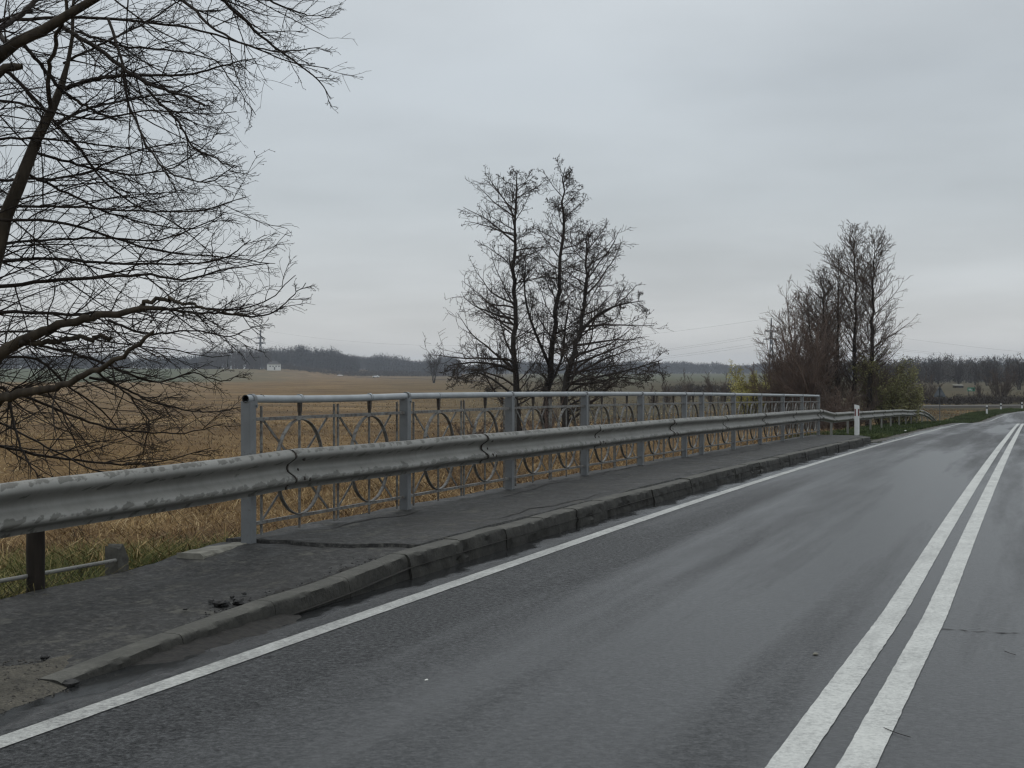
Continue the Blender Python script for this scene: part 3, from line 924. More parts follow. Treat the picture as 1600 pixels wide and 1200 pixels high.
def rail_section(k0, k1, idx, first):
    a, b = np.array(k0), np.array(k1)
    d = b - a; L = np.linalg.norm(d); d /= L
    nrm = np.array([d[1], -d[0], 0]); nrm /= np.linalg.norm(nrm)
    n = 9
    t = np.linspace(-0.10 / L, 1.10 / L * (L - 0.0) / 1.10 if False else 1 + 0.10 / L, n)
    off = 0.004 if idx % 2 else 0.0
    P = []
    wpp = []
    for sgn in (1, -1):
        rows = wp if sgn == 1 else wp[::-1]
        for (o_, h_, q_) in rows:
            e = 0.0 if sgn == 1 else -0.0035
            P.append((o_ + e + off, h_, q_))
    P = np.array(P); m_ = len(P)
    sag = (vnoise(np.arange(n) * .5 + idx * 7, np.zeros(n), 1, 77) - .5) * .012
    V = a + (t * L)[:, None, None] * d + P[None, :, :1] * nrm + np.stack([np.zeros(m_), np.zeros(m_), P[:, 1]], -1)[None]
    V[:, :, 2] += sag[:, None]
    V[0] += nrm * .010; V[1] += nrm * .004
    j = np.arange(m_); j2 = (j + 1) % m_
    i0 = (np.arange(n - 1) * m_)[:, None]
    F = np.stack([i0 + j, i0 + m_ + j, i0 + m_ + j2, i0 + j2], -1).reshape(-1, 4)
    caps = []
    h2 = m_ // 2
    for row in (0, n - 1):
        for q in range(h2 - 1):
            caps.append([row * m_ + q, row * m_ + q + 1, row * m_ + m_ - 2 - q, row * m_ + m_ - 1 - q])
    F = np.concatenate([F, np.array(caps)])
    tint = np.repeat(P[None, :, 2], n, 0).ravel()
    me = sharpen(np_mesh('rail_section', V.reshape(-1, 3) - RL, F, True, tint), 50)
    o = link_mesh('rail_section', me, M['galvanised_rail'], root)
    # dark cut edge of the overlapping end
    h2 = m_ // 2; mb = MB(); E0 = V[0] - RL
    ev, ef = [], []
    for q in range(h2):
        ev += [E0[q] + nrm * .003 - d * .014, E0[q] + nrm * .003 + d * .004, E0[m_ - 1 - q] - nrm * .002 - d * .014]
    for q in range(h2 - 1):
        ef += [(q * 3, q * 3 + 3, q * 3 + 4, q * 3 + 1), (q * 3 + 2, q * 3 + 5, q * 3 + 3, q * 3)]
    mb.add(ev, ef); mb.build('cut_edge', M['rust_bracket'], o)
    # splice bolts
    mb = MB()
    for yo, ho in ((0.06, -0.165), (0.03, -0.228), (0.12, -0.240), (0.05, -0.072)) if L > 3 else ((0.0, -0.165),):
        c = a + d * yo + np.array([0, 0, ho]) + nrm * (np.interp(-ho, -wp[:, 1], wp[:, 0]) + off)
        mb.tube([c - RL - nrm * .004, c - RL + nrm * .010, c - RL + nrm * .014], [.017, .016, .008], 8)
    mb.build('bolt', M['rust_bracket'], o)


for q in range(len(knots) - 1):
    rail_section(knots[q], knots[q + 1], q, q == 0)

# support posts: short brackets on the bridge posts, sigma posts beyond, one dark timber post near the camera
for t in post_t:
    y = Y0 + S_ * t
    if y < 40.5:
        zt = float(np.interp(y, [k_[1] for k_ in knots[:12]], [k_[2] for k_ in knots[:12]]))
        mb = MB(); mb.box((FX + 0.043 + 0.035 - RL[0], y - RL[1], zt - .16 - RL[2]), (0.068, 0.09, 0.12)); mb.build('spacer', M['galvanised_rail'], root)
for q, p_ in enumerate(tail[:-2]):
    n_ = -0.055
    gz = float(ground_z(p_[0] - .1, p_[1])) - 0.35
    h_ = p_[2] - 0.02 - gz
    mb = MB()
    cx, cy = p_[0] - 0.115, p_[1]
    mb.box((cx, cy - .05, gz + h_ / 2), (0.06, 0.006, h_)); mb.box((cx, cy + .05, gz + h_ / 2), (0.06, 0.006, h_)); mb.box((cx - .028, cy, gz + h_ / 2), (0.006, 0.094, h_))
    mb.box((cx + .03, cy - .035, gz + h_ / 2), (0.005, 0.03, h_)); mb.box((cx + .03, cy + .035, gz + h_ / 2), (0.005, 0.03, h_))
    for k_ in range(len(mb.v)): mb.v[k_] = tuple(np.array(mb.v[k_]) - RL)
    mb.build('post', M['galvanised_rail'], root)
wpx = at(59, 800, 8.95)
mb = MB()
pts = [(wpx[0] - .02, wpx[1], z_) for z_ in np.linspace(-2.0, -0.82, 9)]
mb.tube([np.array(q) - RL for q in pts], [.062, .06, .058, .06, .057, .056, .058, .055, .054], 10)
o = mb.build('post', M['dark_wood'], root); o['label'] = 'dark round timber support post under the near end'

# low pipe barrier by the pavement's near end
bx, by = -5.93, 8.25
root = thing('pipe_barrier', (bx, by, -1.45), 'low barrier of a thin pipe on a broken concrete stub at the pavement edge', 'barrier')
mb = MB()
N_ = 7; vs = []
hts = [0.245, 0.235, 0.255, 0.27, 0.24, 0.20, 0.17]
for q in range(N_):
    yy = -.062 + .124 * q / (N_ - 1)
    for xx in (-.055, .055):
        vs += [(xx, yy, -.5), (xx * .94, yy, hts[q] + (0.015 if xx < 0 else 0) * (-1) ** q)]
fs = []
for q in range(N_ - 1):
    a, b = q * 4, q * 4 + 4
    fs += [(a, b, b + 1, a + 1), (a + 2, a + 3, b + 3, b + 2), (a + 1, b + 1, b + 3, a + 3)]
fs += [(0, 1, 3, 2), ((N_ - 1) * 4, (N_ - 1) * 4 + 2, (N_ - 1) * 4 + 3, (N_ - 1) * 4 + 1)]
mb.add(vs, fs); mb.build('stub_post', M['dark_concrete'], root)
pe = at(185, 876, 9.72); ps = at(-260, 950, 7.6)
mb = MB(); mb.tube([np.array(q) - np.array([bx, by, -1.45]) for q in (ps + np.array([.0, 0, 0]), (ps + pe) / 2 + np.array([0, 0, -.006]), pe + np.array([-.02, .02, 0]))], 0.0135, 10); mb.build('pipe', M['galvanised_rail'], root)
mb = MB()
for k_ in range(46):                                                # slack diamond mesh below the pipe
    f0 = k_ / 45
    for sg in (-1, 1):
        f1 = f0 + sg * 0.13
        if 0 <= f1 <= 1:
            a = ps + (pe - ps) * f0; b = ps + (pe - ps) * f1; b = b + np.array([0, 0, -.30])
            mb.tube([np.array(q) - np.array([bx, by, -1.45]) for q in (a, (a + b) / 2 + np.array([-.02, 0, 0]), b)], 0.0017, 4, cap=False)
mb.build('wire_mesh', M['rust_bracket'], root)

# ------------------------------------------------------------------ delineator posts
def delineator(px, py, d, h, near, label):
    p_ = at(px, py, d)
    r = thing('delineator_post', p_, label, 'marker post', 'white delineator posts along the road', YAW + (R_(-14) if near else 0))
    wd = 0.155 if near else 0.15
    mb = MB()
    n = 8; prof = [(-wd / 2, 0), (-wd * .3, -.035), (wd * .3, -.035), (wd / 2, 0), (wd * .3, .02), (-wd * .3, .02)]
    k = len(prof); vs = []
    for z_ in (-.4, h - .03):
        for (x_, y_) in prof: vs.append((x_, y_, z_ + (-(x_) * .25 if z_ > 0 else 0)))
    mb.add(vs, [(j, (j + 1) % k, k + (j + 1) % k, k + j) for j in range(k)] + [tuple(range(k - 1, -1, -1)), tuple(range(k, 2 * k))])
    mb.build('body', M['white_plastic'], r)
    if near:
        for sx in (-1, 1):
            mb = MB(); mb.box((sx * 0.050, -.026, h - .26), (0.040, 0.024, 0.22), rz=0)
            mb.build('reflector', M['red_reflector'], r)
    else:
        mb = MB(); mb.box((0.0, -.010, h - .25), (wd * 1.02, 0.062, 0.16)); mb.build('band', M['black_band'], r)


delineator(1339, 679, 44.3, 0.95, True, 'white marker post with two red reflectors at the far end of the kerb')
delineator(1542, 648, 118, 0.82, False, 'farther white marker post with dark band nearest the triangular sign')
delineator(1564, 643.5, 136, 0.84, False, 'distant white marker post between the other two far ones')
delineator(1597, 641.5, 143, 0.86, False, 'most distant white marker post at the right edge of view')

# ------------------------------------------------------------------ signs
p_ = at(1469, 659, 100)
r = thing('warning_sign', p_, 'triangular road sign seen from behind on a thin grey post', 'road sign', rz=YAW)
mb = MB(); mb.tube([(0, 0.06, -.5), (0, 0.06, 2.58)], 0.03, 8); mb.build('post', M['pylon_steel'], r)
def rounded_tri(h0, h1, half, th, y):
    pts = []
    cs = [(-half, h0), (half, h0), (0, h1)]
    for q in range(3):
        c = np.array(cs[q]); a = np.array(cs[q - 1]) - c; b = np.array(cs[(q + 1) % 3]) - c
        for v_ in (a, b): pts.append(c + v_ / np.linalg.norm(v_) * .06)
    n = len(pts)
    vs = [(p[0], y, p[1]) for p in pts] + [(p[0], y + th, p[1]) for p in pts]
    return vs, [tuple(range(n)), tuple(range(2 * n - 1, n - 1, -1))] + [(j, n + j, n + (j + 1) % n, (j + 1) % n) for j in range(n)]
mb = MB(); mb.add(*rounded_tri(1.74, 2.54, .46, .012, .10)); mb.build('panel', M['sign_back'], r)
for z_ in (1.80, 2.30):
    mb = MB(); mb.box((0, .085, z_), (.42 if z_ < 2 else .22, .03, .05)); mb.build('bracket', M['black_band'], r)
p_ = at(1517.5, 625, 190)
r = thing('direction_sign', (p_[0], p_[1], p_[2]), 'small green direction sign with pale marks on two posts beyond the side road', 'road sign', rz=YAW)
mb = MB(); mb.box((0, 0, 1.42), (0.98, 0.03, 0.5)); mb.build('panel', M['sign_green'], r)
mb = MB(); mb.box((-.2, -.02, 1.46), (0.36, 0.008, 0.09)); mb.box((-.08, -.02, 1.33), (0.5, 0.008, 0.08)); mb.build('marking', M['sign_white'], r)
mb = MB(); mb.box((.30, -.02, 1.45), (0.22, 0.008, 0.2)); mb.build('emblem', M['black_band'], r)
for sx in (-.36, .36):
    mb = MB(); mb.tube([(sx, .04, -.5), (sx, .04, 1.5)], .035, 6); mb.build('post', M['pylon_steel'], r)

# ------------------------------------------------------------------ branching plants
def grow(S, D, L, R0, R1, n, wander, trop, g):
    N = len(S); P = np.zeros((N, n + 1, 3)); P[:, 0] = S; d = D.copy()
    for q in range(n):
        d = d + g.normal(0, wander, (N, 3)) + np.asarray(trop)
        d /= np.linalg.norm(d, axis=1, keepdims=True)
        P[:, q + 1] = P[:, q] + d * (L / n)[:, None]
    t = np.linspace(0, 1, n + 1)[None]
    return P, R0[:, None] * (1 - t) + R1[:, None] * t


def kids(P, Rr, L, cnt, t0, t1, a0, a1, lf, g, rmul=.6, bias=None, shape=0.6):
    """children of each polyline: positions, directions, lengths, radii"""
    N, n1, _ = P.shape; n = n1 - 1
    t = t0 + (t1 - t0) * ((np.arange(cnt)[None] + g.random((N, cnt))) / cnt)
    f = t * n; i = np.minimum(f.astype(int), n - 1); f = f - i
    ar = np.arange(N)[:, None]
    A, B = P[ar, i], P[ar, i + 1]
    S = A + (B - A) * f[..., None]
    T = (B - A); T /= np.linalg.norm(T, axis=2, keepdims=True) + 1e-9
    r = (Rr[ar, i] * (1 - f) + Rr[ar, i + 1] * f) * rmul
    q = g.normal(0, 1, S.shape)
    if bias is not None: q = q + np.asarray(bias)
    q -= (q * T).sum(2, keepdims=True) * T
    q /= np.linalg.norm(q, axis=2, keepdims=True) + 1e-9
    an = np.radians(a0 + (a1 - a0) * g.random(t.shape))[..., None]
    D = np.cos(an) * T + np.sin(an) * q
    ln = L[:, None] * (lf[0] + (lf[1] - lf[0]) * g.random(t.shape)) * (1 - shape * t)
    return S.reshape(-1, 3), D.reshape(-1, 3), ln.ravel(), r.ravel()


def resample(pts, rad, n):
    pts = np.array(pts, float); rad = np.array(rad, float)
    seg = np.r_[0, np.cumsum(np.linalg.norm(np.diff(pts, axis=0), axis=1))]
    u = np.linspace(0, seg[-1], n)
    # smooth interpolation
    P = np.stack([np.interp(u, seg, pts[:, k_]) for k_ in range(3)], 1)
    for _ in range(2): P[1:-1] = (P[:-2] + 2 * P[1:-1] + P[2:]) / 4
    return P, np.interp(u, seg, rad), seg[-1]


def px_len(px, d): return px / FOC * d


def tree_thing(name, base, label, cat, group, trunk, crown, m_trunk, m_crown, extra=None):
    r = thing(name, base, label, cat, group)
    base = np.asarray(base)
    V, F = merge(trunk); link_mesh('trunk', np_mesh('trunk', V - base, F, True), m_trunk, r)
    V, F = merge(crown); link_mesh('crown', np_mesh('crown', V - base, F, True), m_crown, r)
    if extra is not None:
        V, F, mt, nm, tn = extra
        link_mesh(nm, np_mesh(nm, V - base, F, False, tn), mt, r)
    return r


def clumps(C, size, g, flat=1.0):
    """little four-faced buds at points C"""
    N = len(C)
    base = np.array([[1, 0, -.6], [-.5, .87, -.6], [-.5, -.87, -.6], [0, 0, 1.1]])
    V = C[:, None] + base[None] * (size * (0.6 + .8 * g.random(N)))[:, None, None] * np.array([1, 1, flat]) + g.normal(0, .25, (N, 4, 3)) * size * np.array([1, 1, flat])
    b = (np.arange(N) * 4)[:, None]
    F = np.concatenate([b + np.array([0, 1, 3]), b + np.array([1, 2, 3]), b + np.array([2, 0, 3]), b + np.array([0, 2, 1])])
    return V.reshape(-1, 3), F


# --- alders beyond the bridge
def alder(guide, d, widths, label, len_lo, len_hi, seed, side=None, nb=44, top=0.98, extra_guides=(), tmin=.1):
    g = np.random.default_rng(seed)
    pts = [at(x_, y_, d + dz_) for (x_, y_, dz_) in guide]
    rad = [px_len(w_, d) / 2 * .8 for w_ in widths]
    P, Rr, L = resample(pts, rad, 26)
    P[1:-1] += g.normal(0, .05, (24, 3))
    base = P[0].copy()
    trunk = [tubes(P[None], Rr[None], 8)]
    main = (P[None], Rr[None], np.array([L]))
    S, D, ln, r = kids(*main, int(nb * 1.4), tmin, top, 48, 78, (1, 1), g, .5, shape=0)
    tt = (S[:, 2] - base[2]) / (P[-1, 2] - base[2])
    lat = (D @ np.array([RT[0], RT[1], 0]))
    env = np.interp(tt, [0, .2, .5, .8, 1], len_lo) * (lat < 0) + np.interp(tt, [0, .2, .5, .8, 1], len_hi) * (lat >= 0)
    ln = env * (0.72 + .55 * g.random(len(S))) * (0.78 + .22 * np.abs(lat))
    r = np.clip(ln * 0.016, .012, .07)
    D[:, 2] = np.where(tt < .35, np.clip(D[:, 2], -.15, .45), D[:, 2])
    D /= np.linalg.norm(D, axis=1, keepdims=True)
    for eg, ew in extra_guides:
        ep, er, el_ = resample([at(x_, y_, d + dz_) for (x_, y_, dz_) in eg], [px_len(q, d) / 2 * .8 for q in ew], 14)
        trunk.append(tubes(ep[None], er[None], 6))
        s2, d2, l2, r2 = kids(ep[None], er[None], np.array([el_]), 11, .15, 1.0, 35, 75, (.22, .5), g, .6, shape=.4)
        S = np.r_[S, s2]; D = np.r_[D, d2]; ln = np.r_[ln, l2]; r = np.r_[r, np.clip(l2 * .014, .01, .05)]
    P1, R1 = grow(S, D, ln, r, np.full(len(S), .009), 9, .12, (0, 0, .035), g)
    crown = [tubes(P1, R1, 4)]
    S, D, l2, r2 = kids(P1, R1, ln, 10, .12, .98, 28, 62, (.30, .56), g, .6, shape=.5)
    k_ = l2 > .08
    S, D, l2, r2 = S[k_], D[k_], l2[k_], np.clip(r2[k_], .009, .02)
    P2, R2 = grow(S, D, l2, r2 * .85, np.full(len(S), .006), 5, .20, (0, 0, .03), g)
    crown.append(tubes(P2, R2, 3))
    S, D, l3, r3 = kids(P2, R2, l2, 5, .2, 1.0, 25, 70, (.3, .6), g, .8, shape=.3)
    l3 = np.clip(l3, .10, .38)
    P3, R3 = grow(S, D, l3, np.full(len(S), .0085), np.full(len(S), .006), 3, .2, (0, 0, .0), g)
    crown.append(tubes(P3, R3, 3))
    tips = np.concatenate([P3[:, -1], P3[:, 2]])
    keep = g.random(len(tips)) < .24
    tips = tips[keep] + g.normal(0, .03, (keep.sum(), 3)) - np.array([0, 0, .03])
    V, F = clumps(tips, .022, g)
    tree_thing('alder_tree', base, label, 'tree', 'bare alder trees by the stream behind the bridge railing', trunk, crown, M['bark_alder'], M['twig_alder'], (V, F, M['cone_dark'], 'cone', None))


AD = 60
alder([(812, 695, 0), (807, 640, 0), (805, 600, 0), (806, 540, 0), (804, 480, 0), (803, 420, 0), (804, 360, 0), (806, 310, 0), (808, 268, 0)], AD, [17, 14, 12, 10, 8.5, 7, 5, 3.5, 1.5],
      'bare alder with straight dark trunk, left of the three behind the railing', [3.4, 3.2, 2.9, 2.2, .9], [1.9, 1.9, 1.8, 1.6, .9], 11, nb=50,
      extra_guides=[([(802, 580, 0), (780, 570, -.5), (740, 565, -1), (700, 572, -1.2)], [6, 5, 3.5, 1.5]), ([(806, 620, 0), (770, 592, .6), (745, 580, 1), (715, 590, 1.2)], [5, 4, 3, 1.2])])
alder([(852, 695, 1), (855, 620, 1), (860, 570, 1), (868, 510, 1), (872, 440, 1), (877, 380, 1), (880, 320, 1), (883, 262, 1)], AD, [20, 17, 12, 9, 7.5, 6, 4, 1.5],
      'tallest bare alder rising in the middle of the three behind the railing', [2.0, 2.1, 2.0, 1.6, .9], [1.6, 1.7, 1.7, 1.6, .9], 12, nb=48, tmin=.2,
      extra_guides=[([(860, 575, 1), (845, 540, .6), (828, 500, .3), (818, 455, 0), (822, 405, -.2)], [8, 6.5, 5, 3.5, 2]), ([(866, 590, 1), (880, 555, 1.5), (883, 510, 2), (890, 470, 2.3)], [6, 5, 4, 2])])
alder([(882, 700, -1), (881, 640, -1), (882, 590, -1), (895, 555, -1), (908, 515, -1), (913, 460, -1), (916, 410, -1), (919, 360, -1)], AD, [16, 14, 12.5, 10.5, 8, 6, 4, 1.5],
      'crooked bare alder with a wide low crown, right of the three behind the railing', [1.3, 1.4, 1.6, 1.7, 1.0], [3.8, 3.6, 3.2, 2.4, 1.0], 13, nb=46,
      extra_guides=[([(908, 516, -1), (935, 490, -1.5), (965, 476, -2), (1005, 470, -2)], [6, 5, 3.5, 1.5]), ([(880, 600, -1), (930, 590, -2), (985, 578, -2), (1035, 562, -2)], [5, 4.5, 3.2, 1.4]), ([(884, 600, -1), (925, 600, -.4), (970, 588, 0), (1010, 595, 0)], [5, 4, 3, 1.3])])

# --- generic bare shrub or small tree made of several stems
def bare_shrub(name, base, h, spread, stems, label, cat, group, mat_s, mat_c, seed, lean=(0, 0), dens=1.0, up=.05, leaf=None, rtip=.006, twig=1.0, sides=3):
    g = np.random.default_rng(seed)
    base = np.asarray(base, float)
    an = g.random(stems) * 2 * math.pi
    sp = np.sqrt(g.random(stems)) * spread
    S = base + np.stack([np.cos(an) * sp * .15, np.sin(an) * sp * .15, np.zeros(stems) - .15], 1)
    D = np.stack([np.cos(an) * sp / h + lean[0], np.sin(an) * sp / h + lean[1], np.ones(stems)], 1)
    D /= np.linalg.norm(D, axis=1, keepdims=True)
    L = h * (.6 + .4 * g.random(stems)) * (1.0 - .18 * sp / max(spread, .01)); L[0] = h * .97
    P, Rr = grow(S, D, L, np.clip(L * .011, .015, .2), np.full(stems, rtip), 12, .06, (0, 0, up), g)
    trunk = [tubes(P, Rr, 5)]
    c1 = int(12 * dens)
    S, D, ln, r = kids(P, Rr, L, c1, .12, .98, 25, 60, (.22, .42), g, .55, shape=.62)
    P1, R1 = grow(S, D, ln, np.clip(r, rtip, .04), np.full(len(S), rtip), 6, .11, (0, 0, .07), g)
    crown = [tubes(P1, R1, sides)]
    S, D, l2, r2 = kids(P1, R1, ln, int(7 * twig), .15, 1, 20, 58, (.3, .55), g, .7, shape=.5)
    P2, R2 = grow(S, D, l2, np.clip(r2, rtip, .02), np.full(len(S), rtip * .8), 3, .15, (0, 0, .06), g)
    crown.append(tubes(P2, R2, 3))
    extra = None
    if leaf:
        mt, size, frac, per, nm = leaf
        C = np.concatenate([P2[:, 1], P2[:, 2], P2[:, 3], P1[:, 3], P1[:, 5]])
        C = np.repeat(C, per, 0)
        C = C[g.random(len(C)) < frac] + 0
        C = C + g.normal(0, .10, C.shape)
        N = len(C)
        a = g.normal(0, 1, (N, 3)); b = g.normal(0, 1, (N, 3))
        a /= np.linalg.norm(a, axis=1, keepdims=True); b /= np.linalg.norm(b, axis=1, keepdims=True)
        sz = (size * (.6 + .8 * g.random(N)))[:, None]
        V = np.stack([C + a * sz, C + b * sz * .6, C - a * sz, C - b * sz * .6], 1).reshape(-1, 3)
        F = np.arange(N * 4).reshape(-1, 4)
        tn = np.repeat(np.clip(.5 + .5 * (vnoise(C[:, 0] + C[:, 1] * .3, C[:, 2], .7, seed) - .5) * 1.6 + g.normal(0, .13, N), 0, 1), 4)
        extra = (V, F, mt, nm, tn)
    return tree_thing(name, base, label, cat, group, trunk, crown, mat_s, mat_c, extra)


def gz(p_): return float(ground_z(p_[0], p_[1]))


def on_ground(px, d):
    p_ = at(px, 600, d); p_[2] = gz(p_); return p_


# brush around the alder feet
for q, (px, d, h, sp, lb) in enumerate([(735, 56, 1.5, 1.3, 'low brown brush left of the alder trunks'), (790, 61, 1.3, 1.2, 'low brush around the foot of the left alder'), (850, 57, 2.3, 1.3, 'reddish brush hiding the foot of the middle alder'), (905, 58, 1.7, 1.5, 'tangled brush right of the alder trunks'), (960, 60, 1.6, 1.6, 'thin brush under the right alder crown'), (1010, 62, 1.4, 1.4, 'outermost low brush right of the alders')]):
    bare_shrub('bare_shrub', on_ground(px, d), h, sp, 11, lb, 'shrub', 'brush under the alders', M['twig_red'], M['twig_red'] if q in (2,) else M['twig_brown'], 100 + q, dens=.9, up=.02)
# weeds of the steep bank right behind the railing
def side_branch_tree(label, group, b_, h_, stems, env_l, env_r, seed, m_crown, nbr=60, ang=(36, 62), rt=.0075, r0=.17, tmin=.10, gap=.4, k2=10, k3=3):
    """straight stems with side branches; stems = [(offset right, offset deep, height factor, lean right)], env = branch length by height"""
    g = np.random.default_rng(seed)
    trunk, crown = [], []
    r3 = np.array([RT[0], RT[1], 0]); f3 = np.array([FW[0], FW[1], 0])
    for (o_r, o_f, hf, ln_r) in stems:
        hh = h_ * hf
        foot_ = b_ + r3 * o_r * .5 + f3 * o_f * .5 + np.array([0, 0, -.2])
        top_p = b_ + r3 * (o_r + ln_r) + f3 * o_f + np.array([0, 0, hh])
        mid_p = foot_ * .5 + top_p * .5 - r3 * ln_r * .18 + r3 * g.normal(0, .05)
        P, Rr, L = resample([foot_, mid_p, top_p], [r0 * hf, r0 * .5 * hf, rt], 22); P[1:-1] += g.normal(0, .003 * h_, (20, 3))
        trunk.append(tubes(P[None], Rr[None], 7))
        S, D, ln, r = kids(P[None], Rr[None], np.array([L]), nbr, tmin, .985, *ang, (1, 1), g, .5, shape=0)
        tt = (S[:, 2] - b_[2]) / hh
        lat = D @ r3
        xs = [0, .15, .45, .75, 1]
        env = np.where(lat < 0, np.interp(tt, xs, env_l), np.interp(tt, xs, env_r))
        ln = env * (.55 + .6 * g.random(len(S)))
        P1, R1 = grow(S, D, ln, np.clip(ln * .012, rt * 1.25, .06), np.full(len(S), rt), 7, .08, (0, 0, .07), g)
        crown.append(tubes(P1, R1, 4))
        S, D, l2, r2 = kids(P1, R1, ln, k2, .12, 1, 22, 50, (.28, .55), g, .7, shape=.5)
        P2, R2 = grow(S, D, l2, np.clip(r2, rt, rt * 1.7), np.full(len(S), rt * .9), 4, .10, (0, 0, .05), g)
        crown.append(tubes(P2, R2, 3))
        if k3:
            S, D, l3, r3_ = kids(P2, R2, l2, k3, .3, 1, 22, 55, (.3, .6), g, .7, shape=.3)
            P3, R3 = grow(S, D, l3, np.full(len(S), rt), np.full(len(S), rt * .8), 2, .13, (0, 0, .03), g)
            crown.append(tubes(P3, R3, 3))
    tree_thing('bare_tree', b_, label, 'tree', group, trunk, crown, M['bark_alder'], m_crown)


TD = 72
GR = 'bare trees past the end of the bridge railing'
# --- tree group at the far end of the bridge
for (px, d, top, stems, el_, er_, lb, mt, sd, nb_) in [
    (1333, TD, 358, [(0, 0, 1, .05)], [1.5, 2.2, 2.3, 2.1, .75], [1.2, 1.7, 1.8, 1.8, .7], 'tallest slim bare tree in the group past the railing end', 'twig_brown', 201, 120),
    (1357, TD - 2, 370, [(0, 0, 1, .28)], [.9, 1.4, 1.7, 1.6, .7], [1.5, 2.0, 2.1, 1.9, .8], 'bare tree with spreading right-hand branches nearest the road in the group', 'twig_brown', 202, 120),
    (1308, TD + 2, 398, [(0, 0, 1, .1), (-.5, .5, .86, -.2)], [1.6, 2.4, 2.5, 2.2, .8], [1.2, 1.6, 1.7, 1.6, .7], 'bare tree left of the tallest one in the group past the railing end', 'twig_brown', 203, 80),
    (1284, TD + 3, 438, [(0, 0, 1, .1), (-.4, -.4, .9, -.5), (.3, .5, .8, .2)], [1.6, 2.4, 2.4, 1.7, .5], [1.2, 1.5, 1.5, 1.2, .5], 'reddish bare tree with several stems in the group past the railing end', 'twig_red', 204, 60)]:
    b_ = on_ground(px, d); b_[2] -= .1
    side_branch_tree(lb, GR, b_, (582 - top) / FOC * d - b_[2], stems, el_, er_, sd, M[mt], nb_)
for (px, d, h, sp, st, lb, mt, sd) in [
    (1243, TD + 1, 6.2, 2.2, 18, 'leftmost reddish bare shrub fanning up beside the tall bare trees', 'twig_red', 211),
    (1268, TD - 2, 7.4, 2.3, 17, 'dense reddish bare shrub between the fan shrub and the tall trees', 'twig_red', 212),
    (1220, TD + 3, 4.7, 1.6, 14, 'small outer reddish shrub left of the fan shrub', 'twig_red', 215),
    (1320, TD - 8, 2.6, 2.2, 16, 'dark low brush behind the start of the free guardrail', 'twig_brown', 213),
    (1292, TD - 12, 2.2, 1.8, 14, 'low brush just beyond the railing end', 'twig_red', 214)]:
    bare_shrub('bare_shrub', on_ground(px, d), h, sp, st, lb, 'shrub', 'shrubs past the end of the bridge railing', M['twig_red'], M[mt], sd, dens=2.0, up=.03, twig=1.6, rtip=.008)
bare_shrub('willow_bush', on_ground(1184, TD + 12), 4.0, 2.7, 24, 'yellow-green budding willow bush just above the railing top', 'bush', 'budding willow bushes', M['twig_brown'], M['twig_brown'], 221, dens=1.3, leaf=(M['leaf_willow'], .05, .8, 3, 'bud'))
bare_shrub('willow_bush', on_ground(1384, TD - 1), 4.2, 2.3, 24, 'olive green budding bush behind the free guardrail', 'bush', 'budding willow bushes', M['twig_brown'], M['twig_brown'], 222, dens=1.4, leaf=(M['leaf_green'], .045, .7, 3, 'bud'))
bare_shrub('willow_bush', on_ground(1408, TD + 4), 3.4, 1.8, 18, 'smaller budding bush at the right end of the guardrail bushes', 'bush', 'budding willow bushes', M['twig_brown'], M['twig_brown'], 223, dens=1.2, leaf=(M['leaf_green'], .045, .7, 3, 'bud'))

# --- bare bushes in the meadow between the tree groups and right of the road
for q, (px, d, h, sp, lb) in enumerate([(1045, 150, 3.4, 1.2, 'faint bare bush nearest the alder crown'), (1072, 160, 4.3, 1.5, 'faint upright bare bush standing left of the twin bushes'), (1110, 155, 4.1, 1.1, 'slim left bush of the twin bare bushes in the meadow'), (1131, 155, 3.9, 1.3, 'right bush of the twin bare bushes in the meadow'), (1020, 150, 2.6, 1.3, 'low bare bush partly behind the right alder crown')]):
    bare_shrub('bare_shrub', on_ground(px, d), h, sp, 9, lb, 'shrub', 'bare bushes in the meadow', M['twig_brown'], M['twig_brown'], 300 + q, dens=1.0, rtip=.012, up=.05)
b_ = on_ground(678, 480)
side_branch_tree('round-crowned bare tree alone in the field left of the alders', None, b_, 11.0, [(0, 0, 1, .2), (.4, .3, .9, 1.6), (-.4, -.3, .88, -1.8)], [2.0, 3.0, 3.4, 2.8, 1.2], [2.0, 3.0, 3.4, 2.8, 1.2], 310, M['twig_alder'], 40, rt=.03, r0=.2, tmin=.22, k2=7, k3=0)
bare_shrub('bare_shrub', on_ground(1563, 190), 5.2, 3.0, 22, 'wide bare bush fanning out beyond the side road', 'shrub', None, M['twig_brown'], M['twig_brown'], 311, dens=1.4, rtip=.014, up=.02)
bare_shrub('bare_shrub', on_ground(1450, 165), 4.2, 2.0, 14, 'brown bare bush behind the triangular sign', 'shrub', None, M['twig_brown'], M['twig_brown'], 312, dens=1.2, rtip=.013, up=.02)
bare_shrub('bare_shrub', on_ground(1532, 200), 2.6, .8, 8, 'small bare bush right of the green direction sign', 'shrub', None, M['twig_brown'], M['twig_brown'], 313, dens=1.1, rtip=.014, up=.02)
